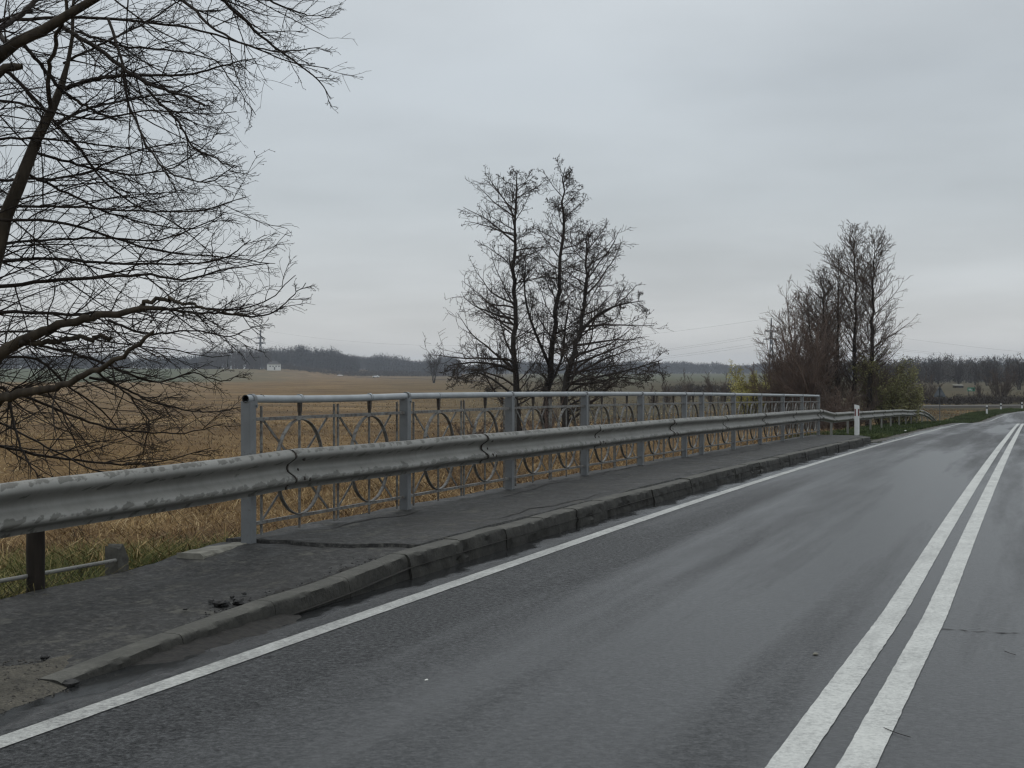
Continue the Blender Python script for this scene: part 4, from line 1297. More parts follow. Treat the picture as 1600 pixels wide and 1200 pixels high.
for q, (px, d, top, sp, lb) in enumerate([(1455, 420, 562, 2.6, 'twin-topped bare tree of the right wood, left of the gap'), (1466, 430, 560, 2.0, 'slim bare tree just right of the twin-topped tree'), (1498, 400, 559, 2.4, 'lone round-topped bare tree in the middle of the right wood'), (1523, 410, 567, 1.8, 'shorter bare tree right of the lone round-topped tree'), (1542, 380, 558, 2.5, 'tall broad bare tree of the right wood'), (1553, 390, 559, 2.4, 'tall bare tree beside the broad one'), (1573, 380, 555, 1.6, 'tallest thin pale bare tree near the right edge'), (1592, 300, 563, 2.4, 'dark bare tree at the right edge of view'), (1412, 560, 566, 3.0, 'hazy bare tree just right of the bridge tree group'), (1435, 470, 571, 2.5, 'low bare tree left of the twin-topped tree')]):
    b_ = on_ground(px, d)
    k_ = sp / 2.4
    side_branch_tree(lb, 'bare trees of the wood on the right', b_, (582 - top) / FOC * d - b_[2], [(0, 0, 1, .2), (.6 * k_, .4, .88, .7 * k_), (-.5 * k_, -.3, .80, -.8 * k_)][:3 if q % 3 else 2], [1.2 * k_, 2.2 * k_, 2.2 * k_, 1.7 * k_, .5], [1.2 * k_, 2.2 * k_, 2.2 * k_, 1.7 * k_, .5], 330 + q, M['twig_alder'], 42, rt=.022, r0=.13, k2=6, k3=0)

# ------------------------------------------------------------------ big bare tree at the left
LD = 13.0
g = np.random.default_rng(5)
stems = [
    # trunk and limbs: (pixel polyline with depth offsets), widths in px
    ([(-105, 1010, 0), (-95, 800, 0), (-60, 560, 0), (0, 372, 0), (28, 290, 0), (52, 230, .1), (82, 170, .2), (104, 135, .3), (108, 105, .3), (112, 40, .4), (122, -60, .5), (150, -220, .8)], [46, 40, 34, 26, 23, 20, 16, 13, 8, 6, 4.5, 1.5]),
    ([(82, 172, .2), (75, 130, .0), (88, 70, -.2), (105, 10, -.4), (118, -60, -.5), (105, -180, -.8)], [9, 8, 7, 6, 4.5, 1.5]),
    ([(-150, 1010, .6), (-150, 640, .5), (-120, 300, .2), (-60, 140, 0), (0, 88, -.2), (40, 58, -.3), (90, 38, -.4), (140, 12, -.5), (210, -40, -.6), (300, -115, -.7), (390, -230, -.8)], [48, 42, 34, 28, 22, 20, 17, 14, 11, 7, 1.5]),
    ([(-130, 420, .3), (-60, 190, -.6), (0, 108, -.7), (30, 99, -.7), (36, 105, -.7)], [26, 18, 15, 13, 9]),
    ([(-80, 640, -.4), (0, 553, -.6), (50, 523, -.7), (100, 508, -.8), (160, 494, -.9), (215, 484, -1.0), (254, 482, -1.0)], [22, 21, 17, 14, 12, 9.5, 7]),
    ([(215, 484, -1.0), (228, 468, -1.0), (250, 464, -1.0), (290, 474, -1.1), (345, 488, -1.2), (400, 492, -1.3)], [8, 7.5, 7, 5, 3.5, 1.5]),
    ([(30, 538, -.7), (80, 532, -.7), (130, 529, -.6), (174, 527, -.6)], [10, 9, 8, 7]),
    ([(-70, 700, -.2), (0, 622, -.5), (50, 610, -.8), (100, 602, -1.0), (150, 580, -1.2), (200, 550, -1.4), (240, 518, -1.5)], [20, 16, 14, 11, 9, 7, 5]),
]
limbs = []          # long side limbs that carry the twigs
for (pts, w0, w1) in [
    ([(-20, 35), (60, 28), (150, 30), (240, 36), (320, 50), (390, 72), (450, 100), (515, 108)], 7, 1.5),
    ([(100, 44), (160, 80), (205, 115), (240, 135), (290, 150), (320, 165)], 8, 4),
    ([(320, -20), (370, 20), (410, 60), (450, 90), (500, 125), (517, 156)], 6, 1.2),
    ([(230, -25), (300, 10), (330, 45), (380, 70), (440, 85), (500, 75)], 6, 1.2),
    ([(330, -30), (400, -5), (440, 10), (480, 25), (520, 28)], 5, 1.2),
    ([(104, 140), (140, 125), (180, 120), (240, 118), (300, 118), (360, 100), (400, 92)], 8, 1.5),
    ([(88, 195), (130, 172), (180, 160), (230, 150), (290, 148), (345, 165)], 6, 1.4),
    ([(0, 100), (60, 160), (100, 205), (140, 250), (165, 290), (210, 320), (280, 350), (340, 405)], 8, 1.5),
    ([(40, 72), (95, 140), (140, 170), (182, 188)], 7, 3.5),
    ([(170, 30), (190, 90), (200, 160), (225, 220), (260, 270), (330, 290), (368, 258)], 6, 1.2),
    ([(230, 140), (280, 190), (300, 230), (340, 250), (365, 262)], 5, 1.2),
    ([(-30, 325), (60, 322), (140, 326), (220, 330), (320, 330), (385, 308)], 6, 1.2),
    ([(-30, 282), (50, 280), (120, 278), (200, 240), (280, 222), (330, 218)], 6, 1.2),
    ([(-30, 345), (40, 340), (120, 352), (200, 380), (260, 395), (330, 400), (410, 408), (430, 412)], 6, 1.2),
    ([(-30, 412), (60, 402), (140, 410), (220, 412), (300, 414), (360, 402), (392, 375)], 7, 1.2),
    ([(-30, 455), (40, 442), (120, 435), (190, 432), (238, 428), (290, 440), (350, 420), (420, 412)], 8, 1.4),
    ([(-30, 485), (60, 488), (110, 492), (200, 486), (290, 480), (370, 486), (420, 474), (462, 430)], 7, 1.2),
    ([(250, 482), (300, 488), (360, 492), (420, 494), (450, 470), (478, 442)], 5, 1.2),
    ([(170, 500), (210, 518), (245, 522), (300, 515), (360, 528), (395, 510)], 5, 1.2),
    ([(60, 540), (150, 560), (200, 585), (250, 600), (300, 580), (350, 600), (372, 586)], 5, 1.2),
    ([(140, 590), (180, 600), (240, 630), (300, 642), (340, 644), (382, 634)], 5, 1.2),
    ([(20, 610), (90, 640), (170, 670), (230, 676), (290, 678), (352, 662)], 5, 1.2),
    ([(-30, 690), (60, 712), (130, 720), (190, 728), (250, 722), (330, 700)], 6, 1.3),
    ([(10, 600), (20, 660), (35, 710), (62, 748)], 6, 1.5),
    ([(150, 580), (200, 615), (235, 660), (220, 715)], 4, 1.2),
    ([(-20, 560), (60, 555), (100, 600), (160, 640), (200, 690), (260, 700)], 5, 1.2),
    ([(60, 240), (130, 260), (210, 275), (270, 265), (320, 230), (345, 205)], 5, 1.2),
    ([(40, 270), (100, 300), (160, 330), (230, 350), (300, 360), (352, 340)], 5, 1.2),
    ([(-20, 150), (60, 170), (150, 190), (230, 170), (310, 180), (370, 175)], 5, 1.2),
    ([(100, 100), (180, 60), (240, 30), (300, -10)], 5, 2),
    ([(120, 50), (200, 75), (280, 80), (340, 95), (400, 180)], 5, 1.2),
    ([(-30, 220), (60, 215), (140, 225), (220, 235), (310, 245)], 5, 1.2),
    ([(-30, 60), (30, 30), (80, -20)], 10, 8),
    ([(0, 380), (80, 375), (170, 372), (250, 378), (330, 345), (350, 335)], 5, 1.2),
    ([(-20, 650), (60, 690), (140, 735), (220, 745), (300, 735)], 4, 1.2),
    ([(-20, 520), (80, 515), (170, 535), (260, 545), (330, 560), (360, 555)], 4, 1.2),
]:
    dz0, dz1 = g.uniform(-.8, 1.4), g.uniform(-1.6, 1.8)
    root_ = None
    x0_, y0_ = pts[0]
    if x0_ <= 20 and y0_ < 600:                                      # springs from the stem outside the picture
        ys_ = y0_ + 40
        root_ = (float(np.interp(ys_, [-40, 88, 140, 300, 640, 1010], [210, 0, -60, -120, -150, -150])), ys_, float(np.interp(ys_, [0, 300, 640], [-.3, .2, .5])))
    elif x0_ <= 20:
        root_ = (-88.0, y0_ + 45, -.05)
    elif y0_ < 0:
        root_ = (x0_ - 35, -110.0 if x0_ > 300 else -40.0, -.65)
    if x0_ == 300 or x0_ == 170: root_ = None
    n_ = len(pts)
    pp_ = [(x_, y_, dz0 + (dz1 - dz0) * q / (n_ - 1)) for q, (x_, y_) in enumerate(pts)]; ww_ = list(np.linspace(w0, w1, n_))
    if root_: pp_ = [root_] + pp_; ww_ = [w0 * 1.25] + ww_
    limbs.append((pp_, ww_))
trunk = []
Ps, Rs, Ls = [], [], []
for pts, wd in stems:
    P, Rr, L = resample([at(x_, y_, LD + z_) for x_, y_, z_ in pts], [px_len(q, LD) / 2 * .88 for q in wd], 30)
    P[1:-1] += g.normal(0, .012, (28, 3))
    trunk.append(tubes(P[None], Rr[None], 10))
    Ps.append(P); Rs.append(Rr); Ls.append(L)
lp, lr, ll = [], [], []
for pts, wd in limbs:
    P, Rr, L = resample([at(x_, y_, LD + z_) for x_, y_, z_ in pts], [px_len(q, LD) / 2 * .95 for q in wd], 30)
    kick = g.normal(0, .005, (28, 3)); P[1:-1] += kick
    lp.append(P); lr.append(Rr); ll.append(L)
lp = np.array(lp); lr = np.array(lr); ll = np.array(ll)
crown = [tubes(lp, lr, 6)]
# twigs on limbs, and on the stems too
rt3 = np.array([RT[0], RT[1], 0])
S, D, ln, r = kids(lp, lr, ll, 17, .05, .99, 22, 55, (.18, .46), g, .55, bias=rt3 * .2, shape=.8)
S2, D2, ln2, r2 = kids(np.array(Ps), np.array(Rs), np.array(Ls), 14, .25, .99, 40, 75, (.2, .42), g, .3, bias=rt3 * .8, shape=.5)
S = np.r_[S, S2]; D = np.r_[D, D2]; ln = np.clip(np.r_[ln, ln2], .15, 1.5); r = np.clip(np.r_[r, r2], .0036, .008)
P1, R1 = grow(S, D, ln, r, np.full(len(S), .0022), 9, .075, rt3 * .035 + np.array([0, 0, -.006]), g)
crown.append(tubes(P1, R1, 4))
S, D, ln, r = kids(P1, R1, ln, 6, .12, 1, 22, 50, (.32, .7), g, .7, bias=rt3 * .25, shape=.5)
ln = np.clip(ln, .06, .7)
P2, R2 = grow(S, D, ln, np.clip(r, .0021, .004), np.full(len(S), .0016), 6, .09, rt3 * .02 + np.array([0, 0, .005]), g)
crown.append(tubes(P2, R2, 3))
S, D, ln, r = kids(P2, R2, ln, 2, .25, 1, 25, 60, (.25, .5), g, .8, shape=.3)
ln = np.clip(ln, .03, .25)
P3, R3 = grow(S, D, ln, np.full(len(S), .0019), np.full(len(S), .0015), 3, .14, (0, 0, .03), g)
crown.append(tubes(P3, R3, 3))
base = Ps[0][0].copy()
bud = P3[:, -1][g.random(len(P3)) < .35]
V, F = clumps(bud, .0045, g)
tree_thing('bare_tree', base, 'large near bare tree spreading its twigs across the left side', 'tree', None, trunk, crown, M['bark_dark'], M['twig_dark'], (V, F, M['cone_dark'], 'bud', None))

# ------------------------------------------------------------------ far woods (masses)
def wood(name, px0, px1, d0, d1, n, h0, h1, mat, label, seed, topfun=None, fuzz=1.0, cr=4.0, per=70):
    n = int(n * 1.7); per = int(per * .9)
    g = np.random.default_rng(seed)
    px = px0 + (px1 - px0) * g.random(n); d = d0 + (d1 - d0) * g.random(n)
    xy = d[:, None] * (FW + ((px - 800) / FOC)[:, None] * RT)
    z = ground_z(xy[:, 0], xy[:, 1], False)
    h = h0 + (h1 - h0) * g.random(n) ** 1.3
    if topfun is not None: h = h * topfun(px)
    # crowns: ragged leafless tufts
    u = g.normal(0, 1, (n, per, 3)); u /= np.linalg.norm(u, axis=2, keepdims=True)
    u *= (g.random((n, per, 1)) ** .4)
    h = h * (.72 + .5 * vnoise(px * 1.0, px * 0, 26 if d0 > 800 else 14, seed))
    C = np.stack([xy[:, 0], xy[:, 1], z + h * .50], 1)[:, None] + u * np.stack([np.full(n, cr) * h / h1, np.full(n, cr) * h / h1, h * .50], 1)[:, None]
    C = C.reshape(-1, 3); N = len(C)
    a = g.normal(0, 1, (N, 3)); a[:, 2] = np.abs(a[:, 2]) + .6; a /= np.linalg.norm(a, axis=1, keepdims=True)
    b = g.normal(0, 1, (N, 3)); b /= np.linalg.norm(b, axis=1, keepdims=True)
    sz = (fuzz * (.5 + g.random(N)))[:, None]
    V = np.stack([C - a * sz - b * sz * .28, C - a * sz + b * sz * .28, C + a * sz * 1.1], 1).reshape(-1, 3)
    Fc = np.arange(N * 3).reshape(-1, 3)
    # trunks
    P = np.stack([np.stack([xy[:, 0], xy[:, 1], z - .5], 1), np.stack([xy[:, 0], xy[:, 1], z + h * .8], 1)], 1)
    Vt, Ft = tubes(P, np.stack([h * .016, h * .005], 1), 3)
    Ft = np.concatenate([Ft[:, [0, 1, 2]], Ft[:, [0, 2, 3]]])
    V = np.concatenate([V, Vt]); F = np.concatenate([Fc, Ft + N * 3])
    o = link_mesh(name, np_mesh(name, V, F), mat)
    tag(o, label, 'wood', None, 'stuff')
    return o


wood('woodland', -120, 330, 1180, 1420, 420, 10, 14, M['wood_mass'], 'distant wood behind the green field at the far left', 401)
wood('woodland', 315, 420, 1060, 1160, 120, 12, 19, M['wood_mass_brown'], 'taller brown wood left of the pylon', 402, fuzz=.9)
wood('woodland', 410, 560, 1250, 1500, 320, 16, 23, M['wood_mass'], 'dark wooded ridge behind the white house', 403)
wood('woodland', 520, 720, 1500, 1800, 420, 16, 21, M['wood_mass'], 'distant blue wooded ridge in the middle', 404)
wood('woodland', 690, 1040, 1700, 2050, 600, 14, 17, M['wood_mass'], 'distant wooded ridge behind the alders', 405)
wood('woodland', 1020, 1290, 1800, 2100, 480, 13, 16, M['wood_mass'], 'low distant ridge between the two tree groups', 406)
wood('woodland', 1380, 1640, 470, 640, 230, 5.0, 10.5, M['wood_mass_brown'], 'brown wood along the horizon on the right', 407, fuzz=.55, cr=2.6)
wood('woodland', 1270, 1640, 900, 1200, 380, 9, 15, M['wood_mass'], 'hazier wood behind the brown wood on the right', 410, fuzz=.8, cr=3.0)
wood('scrub', 440, 720, 1095, 1200, 420, 2.0, 5.0, M['wood_mass_brown'], 'band of low brown scrub before the far ridge', 408, fuzz=.6, cr=2.5, per=30)
wood('scrub', 1040, 1250, 200, 330, 160, .5, 1.4, M['wood_mass_brown'], 'low brown scrub in the meadow behind the railing', 409, fuzz=.25, cr=1.2, per=30)
wood('scrub', 1400, 1600, 158, 185, 220, .3, 1.1, M['wood_mass_brown'], 'weedy brown strip behind the side road', 411, fuzz=.16, cr=.8, per=26)
# ------------------------------------------------------------------ pylons and wires
def pylon(px, d, top, label):
    b_ = on_ground(px, d); H = (582 - top) / FOC * d - b_[2]
    r = thing('pylon', b_, label, 'pylon', 'lattice power pylons', YAW)
    th = 0.00055 * d
    mb = MB()
    lv = [0, .16, .30, .43, .55, .66, .78, 1.0]
    wv = [.095, .075, .058, .046, .037, .03, .022, .006]
    pts = [[(sx * wv[i] * H / 2 * 1.0, sy * wv[i] * H / 2, lv[i] * H) for sx, sy in ((-1, -1), (1, -1), (1, 1), (-1, 1))] for i in range(len(lv))]
    for i in range(len(lv) - 1):
        for k_ in range(4):
            mb.tube([pts[i][k_], pts[i + 1][k_]], th / 2, 4, cap=False)
    mb.build('mast_leg', M['pylon_steel'], r)
    mb = MB()
    for i in range(len(lv) - 1):
        for k_ in range(4):
            mb.tube([pts[i][k_], pts[i + 1][(k_ + 1) % 4]], th / 3, 4, cap=False)
            mb.tube([pts[i + 1][k_], pts[i][(k_ + 1) % 4]], th / 3, 4, cap=False)
    mb.build('lattice', M['pylon_steel'], r)
    ends = []
    for hh, half in ((.66, .125), (.79, .105)):
        mb = MB()
        for sx in (-1, 1):
            mb.tube([(0, 0, hh * H + .3), (sx * half * H, 0, hh * H)], th / 2, 4); mb.tube([(0, 0, (hh - .02) * H), (sx * half * H, 0, hh * H)], th / 2, 4)
            mb.tube([(sx * half * H, 0, hh * H), (sx * half * H, 0, hh * H - 1.4)], .12, 4)
            p_ = b_ + np.array([RT[0] * sx * half * H, RT[1] * sx * half * H, hh * H - 1.4]); ends.append(p_)
        mb.build('crossarm', M['pylon_steel'], r)
    ends.append(b_ + np.array([0, 0, H]))
    return ends


e1 = pylon(407, 1070, 515, 'grey lattice pylon standing left of the white house')
e2 = pylon(1205, 700, 497, 'hazy lattice pylon half hidden by the bare trees past the railing')
wl = ['lower left wire', 'lower right wire', 'upper left wire', 'upper right wire', 'top earth wire']
for spn, (A_, B_, sag) in enumerate(((e1, e2, 16.0),)):
    for q in range(5):
        a, b = A_[q], B_[q]
        t = np.linspace(0, 1, 25)[:, None]
        P = a + (b - a) * t; P[:, 2] -= (4 * t[:, 0] * (1 - t[:, 0])) * sag * (.8 if q == 4 else 1)
        mb = MB(); mb.tube(P, .028, 4)
        o = mb.build('power_line', M['wire_grey']); tag(o, 'thin grey power line strung between the two pylons, the ' + wl[q], 'power line', 'power lines between the pylons')
for q in range(5):
    a = e2[q]; b = at(1900, 578 - q * 3, 900)
    t = np.linspace(0, 1, 25)[:, None]
    P = a + (b - a) * t; P[:, 2] -= (4 * t[:, 0] * (1 - t[:, 0])) * 5
    mb = MB(); mb.tube(P, .028, 4)
    o = mb.build('power_line', M['wire_grey']); tag(o, 'thin grey power line running right from the hazy pylon, the ' + wl[q], 'power line', 'power lines on the right')

# ------------------------------------------------------------------ house, shed, cars
b_ = on_ground(428, 1040)
r = thing('white_house', b_, 'white house with grey hipped roof in front of the dark ridge', 'house', rz=YAW + R_(16))
mb = MB(); mb.box((0, 0, 1.6), (9.2, 8, 4.6)); mb.build('wall', M['render_white'], r)
mb = MB(); mb.add([(-5.1, -4.5, 3.9), (5.1, -4.5, 3.9), (5.1, 4.5, 3.9), (-5.1, 4.5, 3.9), (-1.6, 0, 6.4), (1.6, 0, 6.4)], [(0, 1, 5, 4), (1, 2, 5), (2, 3, 4, 5), (3, 0, 4), (3, 2, 1, 0)]); rf = mb.build('roof', M['roof_grey'], r)
mb = MB(); mb.box((1.4, 1, 6.3), (.7, .7, 1.6)); mb.build('chimney', M['roof_grey'], rf)
for x_ in (-3.2, -1.1, 1.1, 3.2):
    mb = MB(); mb.box((x_, -4.0, 2.3), (.8, .08, .9)); mb.build('window', M['roof_grey'], r)
mb = MB(); mb.box((0, -4.0, .8), (.9, .1, 2.0)); mb.build('door', M['pylon_steel'], r)
b_ = on_ground(1497, 330)
r = thing('shed', b_ - np.array([0, 0, .25]), 'low dark shed with a pale flat roof before the right wood', 'shed', rz=YAW)
mb = MB(); mb.box((0, 0, .30), (2.0, 1.6, .9)); mb.build('wall', M['bark_dark'], r)
mb = MB(); mb.add([(-1.15, -1.0, .74), (1.15, -1.0, .74), (1.15, 1.0, .95), (-1.15, 1.0, .95), (-1.15, -1.0, .84), (1.15, -1.0, .84), (1.15, 1.0, 1.05), (-1.15, 1.0, 1.05)], [(3, 2, 1, 0), (4, 5, 6, 7), (0, 1, 5, 4), (1, 2, 6, 5), (2, 3, 7, 6), (3, 0, 4, 7)]); mb.build('roof', M['pale_concrete'], r)
mb = MB(); mb.box((.4, -.81, .28), (.6, .04, .8)); mb.build('door', M['glass_dark'], r)


def car(px, py, d, label, rz):
    b_ = on_ground(px, d) + np.array([0, 0, .25])
    r = thing('parked_car', b_, label, 'car', 'white cars on the far road', rz)
    prof = [(-2.05, .32), (-2.1, .75), (-1.85, .98), (-1.35, 1.03), (-.75, 1.46), (.45, 1.5), (1.2, 1.02), (1.95, .86), (2.12, .6), (2.08, .3)]
    n = len(prof); mb = MB(); vs = []
    for sy in (-1, 1):
        for (x_, z_) in prof: vs.append((x_, sy * (.86 if z_ < 1.2 else .66), z_))
    mb.add(vs, [(j, (j + 1) % n, n + (j + 1) % n, n + j) for j in range(n)] + [tuple(range(n - 1, -1, -1)), tuple(range(n, 2 * n))])
    mb.build('body', M['car_white'], r)
    for sy in (-1, 1):
        mb = MB(); yw = sy * .83
        mb.add([(-1.1, sy * .862, 1.06), (.95, sy * .862, 1.06), (.4, sy * .70, 1.42), (-.7, sy * .70, 1.40)], [(0, 1, 2, 3) if sy < 0 else (3, 2, 1, 0)]); mb.build('window', M['glass_dark'], r)
        for x_ in (-1.3, 1.35):
            mb = MB(); mb.tube([(x_, sy * .70, .31), (x_, sy * .9, .31)], .31, 14); mb.build('wheel', M['rubber'], r)


car(531.5, 587.2, 1080, 'left white car on the far road beyond the field', YAW + R_(12))
car(587.5, 590.6, 900, 'right white car on the far road beyond the field', YAW + R_(170))
fr = MB(); vs, fs = [], []
for q in range(41):
    px = 470 + 290 * q / 40; d = np.interp(px, [470, 531.5, 587.5, 760], [1180, 1080, 900, 560])
    for o_, dz in ((-2.6, -1), (-2.2, .2), (2.2, .2), (2.6, -1)):
        p_ = on_ground(px, d + o_); vs.append((p_[0], p_[1], p_[2] + dz))
    if q: fs += [(q * 4 - 4 + k_, q * 4 - 3 + k_, q * 4 + 1 + k_, q * 4 + k_) for k_ in range(3)]
fr.add(vs, fs)
o = fr.build('far_road', M['verge_gravel']); tag(o, kind='structure')

# ------------------------------------------------------------------ grass
def in_view(xy, m_=1000):
    d = xy @ FW; u = (xy @ RT) / np.maximum(d, .1) * FOC + 800
    return (d > 1) & (u > -m_) & (u < 1600 + m_)


def blades(name, xy, h, wd, droop, tint, mat, label, seed, zoff=0.0, ang=None):
    g = np.random.default_rng(seed)
    k_ = in_view(xy); xy = xy[k_]; ang = None if ang is None else ang[k_]; h = h[k_]; wd = wd[k_]; tint = tint[k_]
    N = len(xy)
    z = ground_z(xy[:, 0], xy[:, 1]) + zoff
    an = g.random(N) * 2 * math.pi if ang is None else ang + g.normal(0, .5, N)
    L = np.stack([np.cos(an), np.sin(an), np.zeros(N)], 1)
    W = np.stack([-np.sin(an + .6), np.cos(an + .6), np.zeros(N)], 1)
    # face the blade broadside mostly sideways to the lean
    lean = (droop[0] + (droop[1] - droop[0]) * g.random(N)) * h
    B = np.stack([xy[:, 0], xy[:, 1], z - .03], 1)
    up = np.array([0, 0, 1.0])
    hv = np.sqrt(np.maximum(h * h - lean * lean * .6, h * h * .05))
    m1 = B + L * (lean * .30)[:, None] + up * (hv * .55)[:, None]
    m2 = B + L * (lean * .75)[:, None] + up * (hv * .88)[:, None]
    tip = B + L * (lean * 1.2)[:, None] + up * (hv * (.96 - .35 * (lean / h) ** 2))[:, None]
    w_ = (wd / 2)[:, None] * W
    V = np.stack([B - w_, B + w_, m1 - w_ * .9, m1 + w_ * .9, m2 - w_ * .6, m2 + w_ * .6, tip], 1).reshape(-1, 3)
    b = (np.arange(N) * 7)[:, None]
    F = np.concatenate([b + np.array(q) for q in ([0, 1, 3], [0, 3, 2], [2, 3, 5], [2, 5, 4], [4, 5, 6])])
    tn = np.repeat(np.clip(tint, 0, 1), 7)
    o = link_mesh(name, np_mesh(name, V, F, True, tn), mat)
    tag(o, label, 'grass', None, 'stuff')
    return N


g = np.random.default_rng(99)


TA = None


def tufts(n, per, s0, s1, y0, y1, spread):
    global TA, TT
    c = np.stack([s0 + (s1 - s0) * g.random(n), y0 + (y1 - y0) * g.random(n)], 1)
    o_ = g.normal(0, spread, (n * per, 2)); q = np.repeat(c, per, 0) + o_
    ln_ = np.repeat(g.normal(0, .9 * spread, (n, 2)), per, 0)                 # every tuft leans its own way
    TA = np.arctan2(o_[:, 1] + ln_[:, 1], o_[:, 0] + ln_[:, 0]); TT = np.repeat(g.normal(0, 1, n), per)
    q[:, 0] += road_c(q[:, 1])
    return q


cnt = []
# bank next to the pavement: long drooping tussocks, green at the root and straw above
q = tufts(1700, 72, -11.5, -5.9, 3.0, 11.0, .10); k_ = q[:, 0] < -5.95; q, a_, t_ = q[k_], TA[k_], TT[k_]
gr = vnoise(q[:, 0], q[:, 1], 1.1, 71); near = sstep((8.6 + q[:, 0]) / 1.6)
tn = .72 - .46 * near * sstep((gr - .10) / .4) + t_ * .12 + g.normal(0, .15, len(q))
cnt.append(blades('grass', q, .16 + .24 * g.random(len(q)), np.full(len(q), .0052), (.75, 1.65), tn, M['blade_bank'], 'green and straw tussock grass on the bank beside the pavement', 1, 0, a_))
# dry grass behind the railing and on the bank
q = tufts(3000, 30, -16, -6.0, 8.5, 46, .15); k_ = q[:, 0] < -6.02; q, a_, t_ = q[k_], TA[k_], TT[k_]
tn = .30 + (vnoise(q[:, 0], q[:, 1], 1.6, 72) - .5) * .6 + t_ * .12 + g.normal(0, .13, len(q)) + (g.random(len(q)) < .12) * .4
cnt.append(blades('dry_grass', q, .20 + .26 * g.random(len(q)) ** 1.5, .007 + .005 * g.random(len(q)), (.8, 1.6), tn, M['blade_dry'], 'tangled dry brown grass behind the bridge railing', 2, 0, a_))
q = tufts(3400, 15, -44, -13, 12, 72, .30); a_, t_ = TA, TT
tn = .30 + .30 * np.exp(-((q @ FW - 32) / 14) ** 2) + (vnoise(q[:, 0], q[:, 1], 4, 73) - .5) * .7 + t_ * .12 + g.normal(0, .12, len(q))
cnt.append(blades('dry_grass', q, .10 + .22 * g.random(len(q)), .012 + .010 * g.random(len(q)), (.8, 1.6), tn, M['blade_dry'], 'pale dry meadow grass between the tree branches and the field', 3, 0, a_))
# stubble farther out
n_ = 60000
d_ = 45 + 150 * g.random(n_) ** 1.3; u_ = (-900 + 2000 * g.random(n_)) / FOC
q = d_[:, None] * (FW + u_[:, None] * RT)
k_ = (q[:, 0] - road_c(q[:, 1]) < -13); q = q[k_]; d_ = d_[k_]
tn = .36 + (vnoise(q[:, 0], q[:, 1], 6, 74) - .5) * .8 + g.normal(0, .16, len(q)) + (g.random(len(q)) < .10) * .4
cnt.append(blades('stubble', q, .05 + .12 * g.random(len(q)), .0005 * d_, (.5, 1.5), tn, M['blade_dry'], 'short straw stubble across the brown field', 4))
# green verge past the bridge
q = tufts(11000, 7, -6.9, -4.45, 40.9, 150, .10); q = q[(q[:, 0] - road_c(q[:, 1])) < -4.4]
tn = .38 + (vnoise(q[:, 0], q[:, 1], 1.5, 75) - .5) * .6 + g.normal(0, .15, len(q))
cnt.append(blades('verge_grass', q, .07 + .13 * g.random(len(q)), .012 + .010 * g.random(len(q)), (.2, .9), tn, M['blade_verge'], 'short green grass on the verge beside the free guardrail', 5, .03))
q = tufts(3600, 6, -30, -6.9, 84, 142, .35); q = q[(q[:, 0] - road_c(q[:, 1])) < -6.6]
tn = .40 + (vnoise(q[:, 0], q[:, 1], 3, 76) - .5) * .5 + g.normal(0, .12, len(q))
cnt.append(blades('dry_grass', q, .08 + .14 * g.random(len(q)), np.full(len(q), .04), (.5, 1.4), tn, M['blade_dry'], 'dry meadow between the guardrail end and the side road', 6))

# ------------------------------------------------------------------ small debris
def lump(name, p_, size, label, cat, mat, group, seed, flat=.6):
    g = np.random.default_rng(seed)
    mb = MB(); n1, n2 = 5, 8; vs = [(0, 0, -size * flat * .6)]
    for a in range(1, n1):
        th = -math.pi / 2 + math.pi * a / n1
        for b in range(n2):
            ph = 2 * math.pi * b / n2
            r_ = size * (.65 + .55 * g.random())
            vs.append((r_ * math.cos(th) * math.cos(ph), r_ * math.cos(th) * math.sin(ph) * 1.3, r_ * math.sin(th) * flat))
    vs.append((0, 0, size * flat * .8))
    fs = [(0, 1 + (b + 1) % n2, 1 + b) for b in range(n2)]
    for a in range(n1 - 2):
        for b in range(n2): fs.append((1 + a * n2 + b, 1 + a * n2 + (b + 1) % n2, 1 + (a + 1) * n2 + (b + 1) % n2, 1 + (a + 1) * n2 + b))
    t_ = len(vs) - 1
    fs += [(t_, 1 + (n1 - 2) * n2 + b, 1 + (n1 - 2) * n2 + (b + 1) % n2) for b in range(n2)]
    mb.add(vs, fs)
    o = mb.build(name, mat, None, p_); tag(o, label, cat, group)


def pave_pt(px, py):
    """where a pixel of the pavement / road meets the surface"""
    d = 6.0
    for _ in range(30):
        p_ = at(px, py, d)
        s, y_ = p_[0], p_[1]
        z = float(pave_z(np.array([s]), np.array([y_]))[0]) if s < -KERB_B else float(road_z(y_))
        d = d * .5 + .5 * (-z * FOC / (py - 582))
    p_ = at(px, py, d); p_[2] = z
    return p_


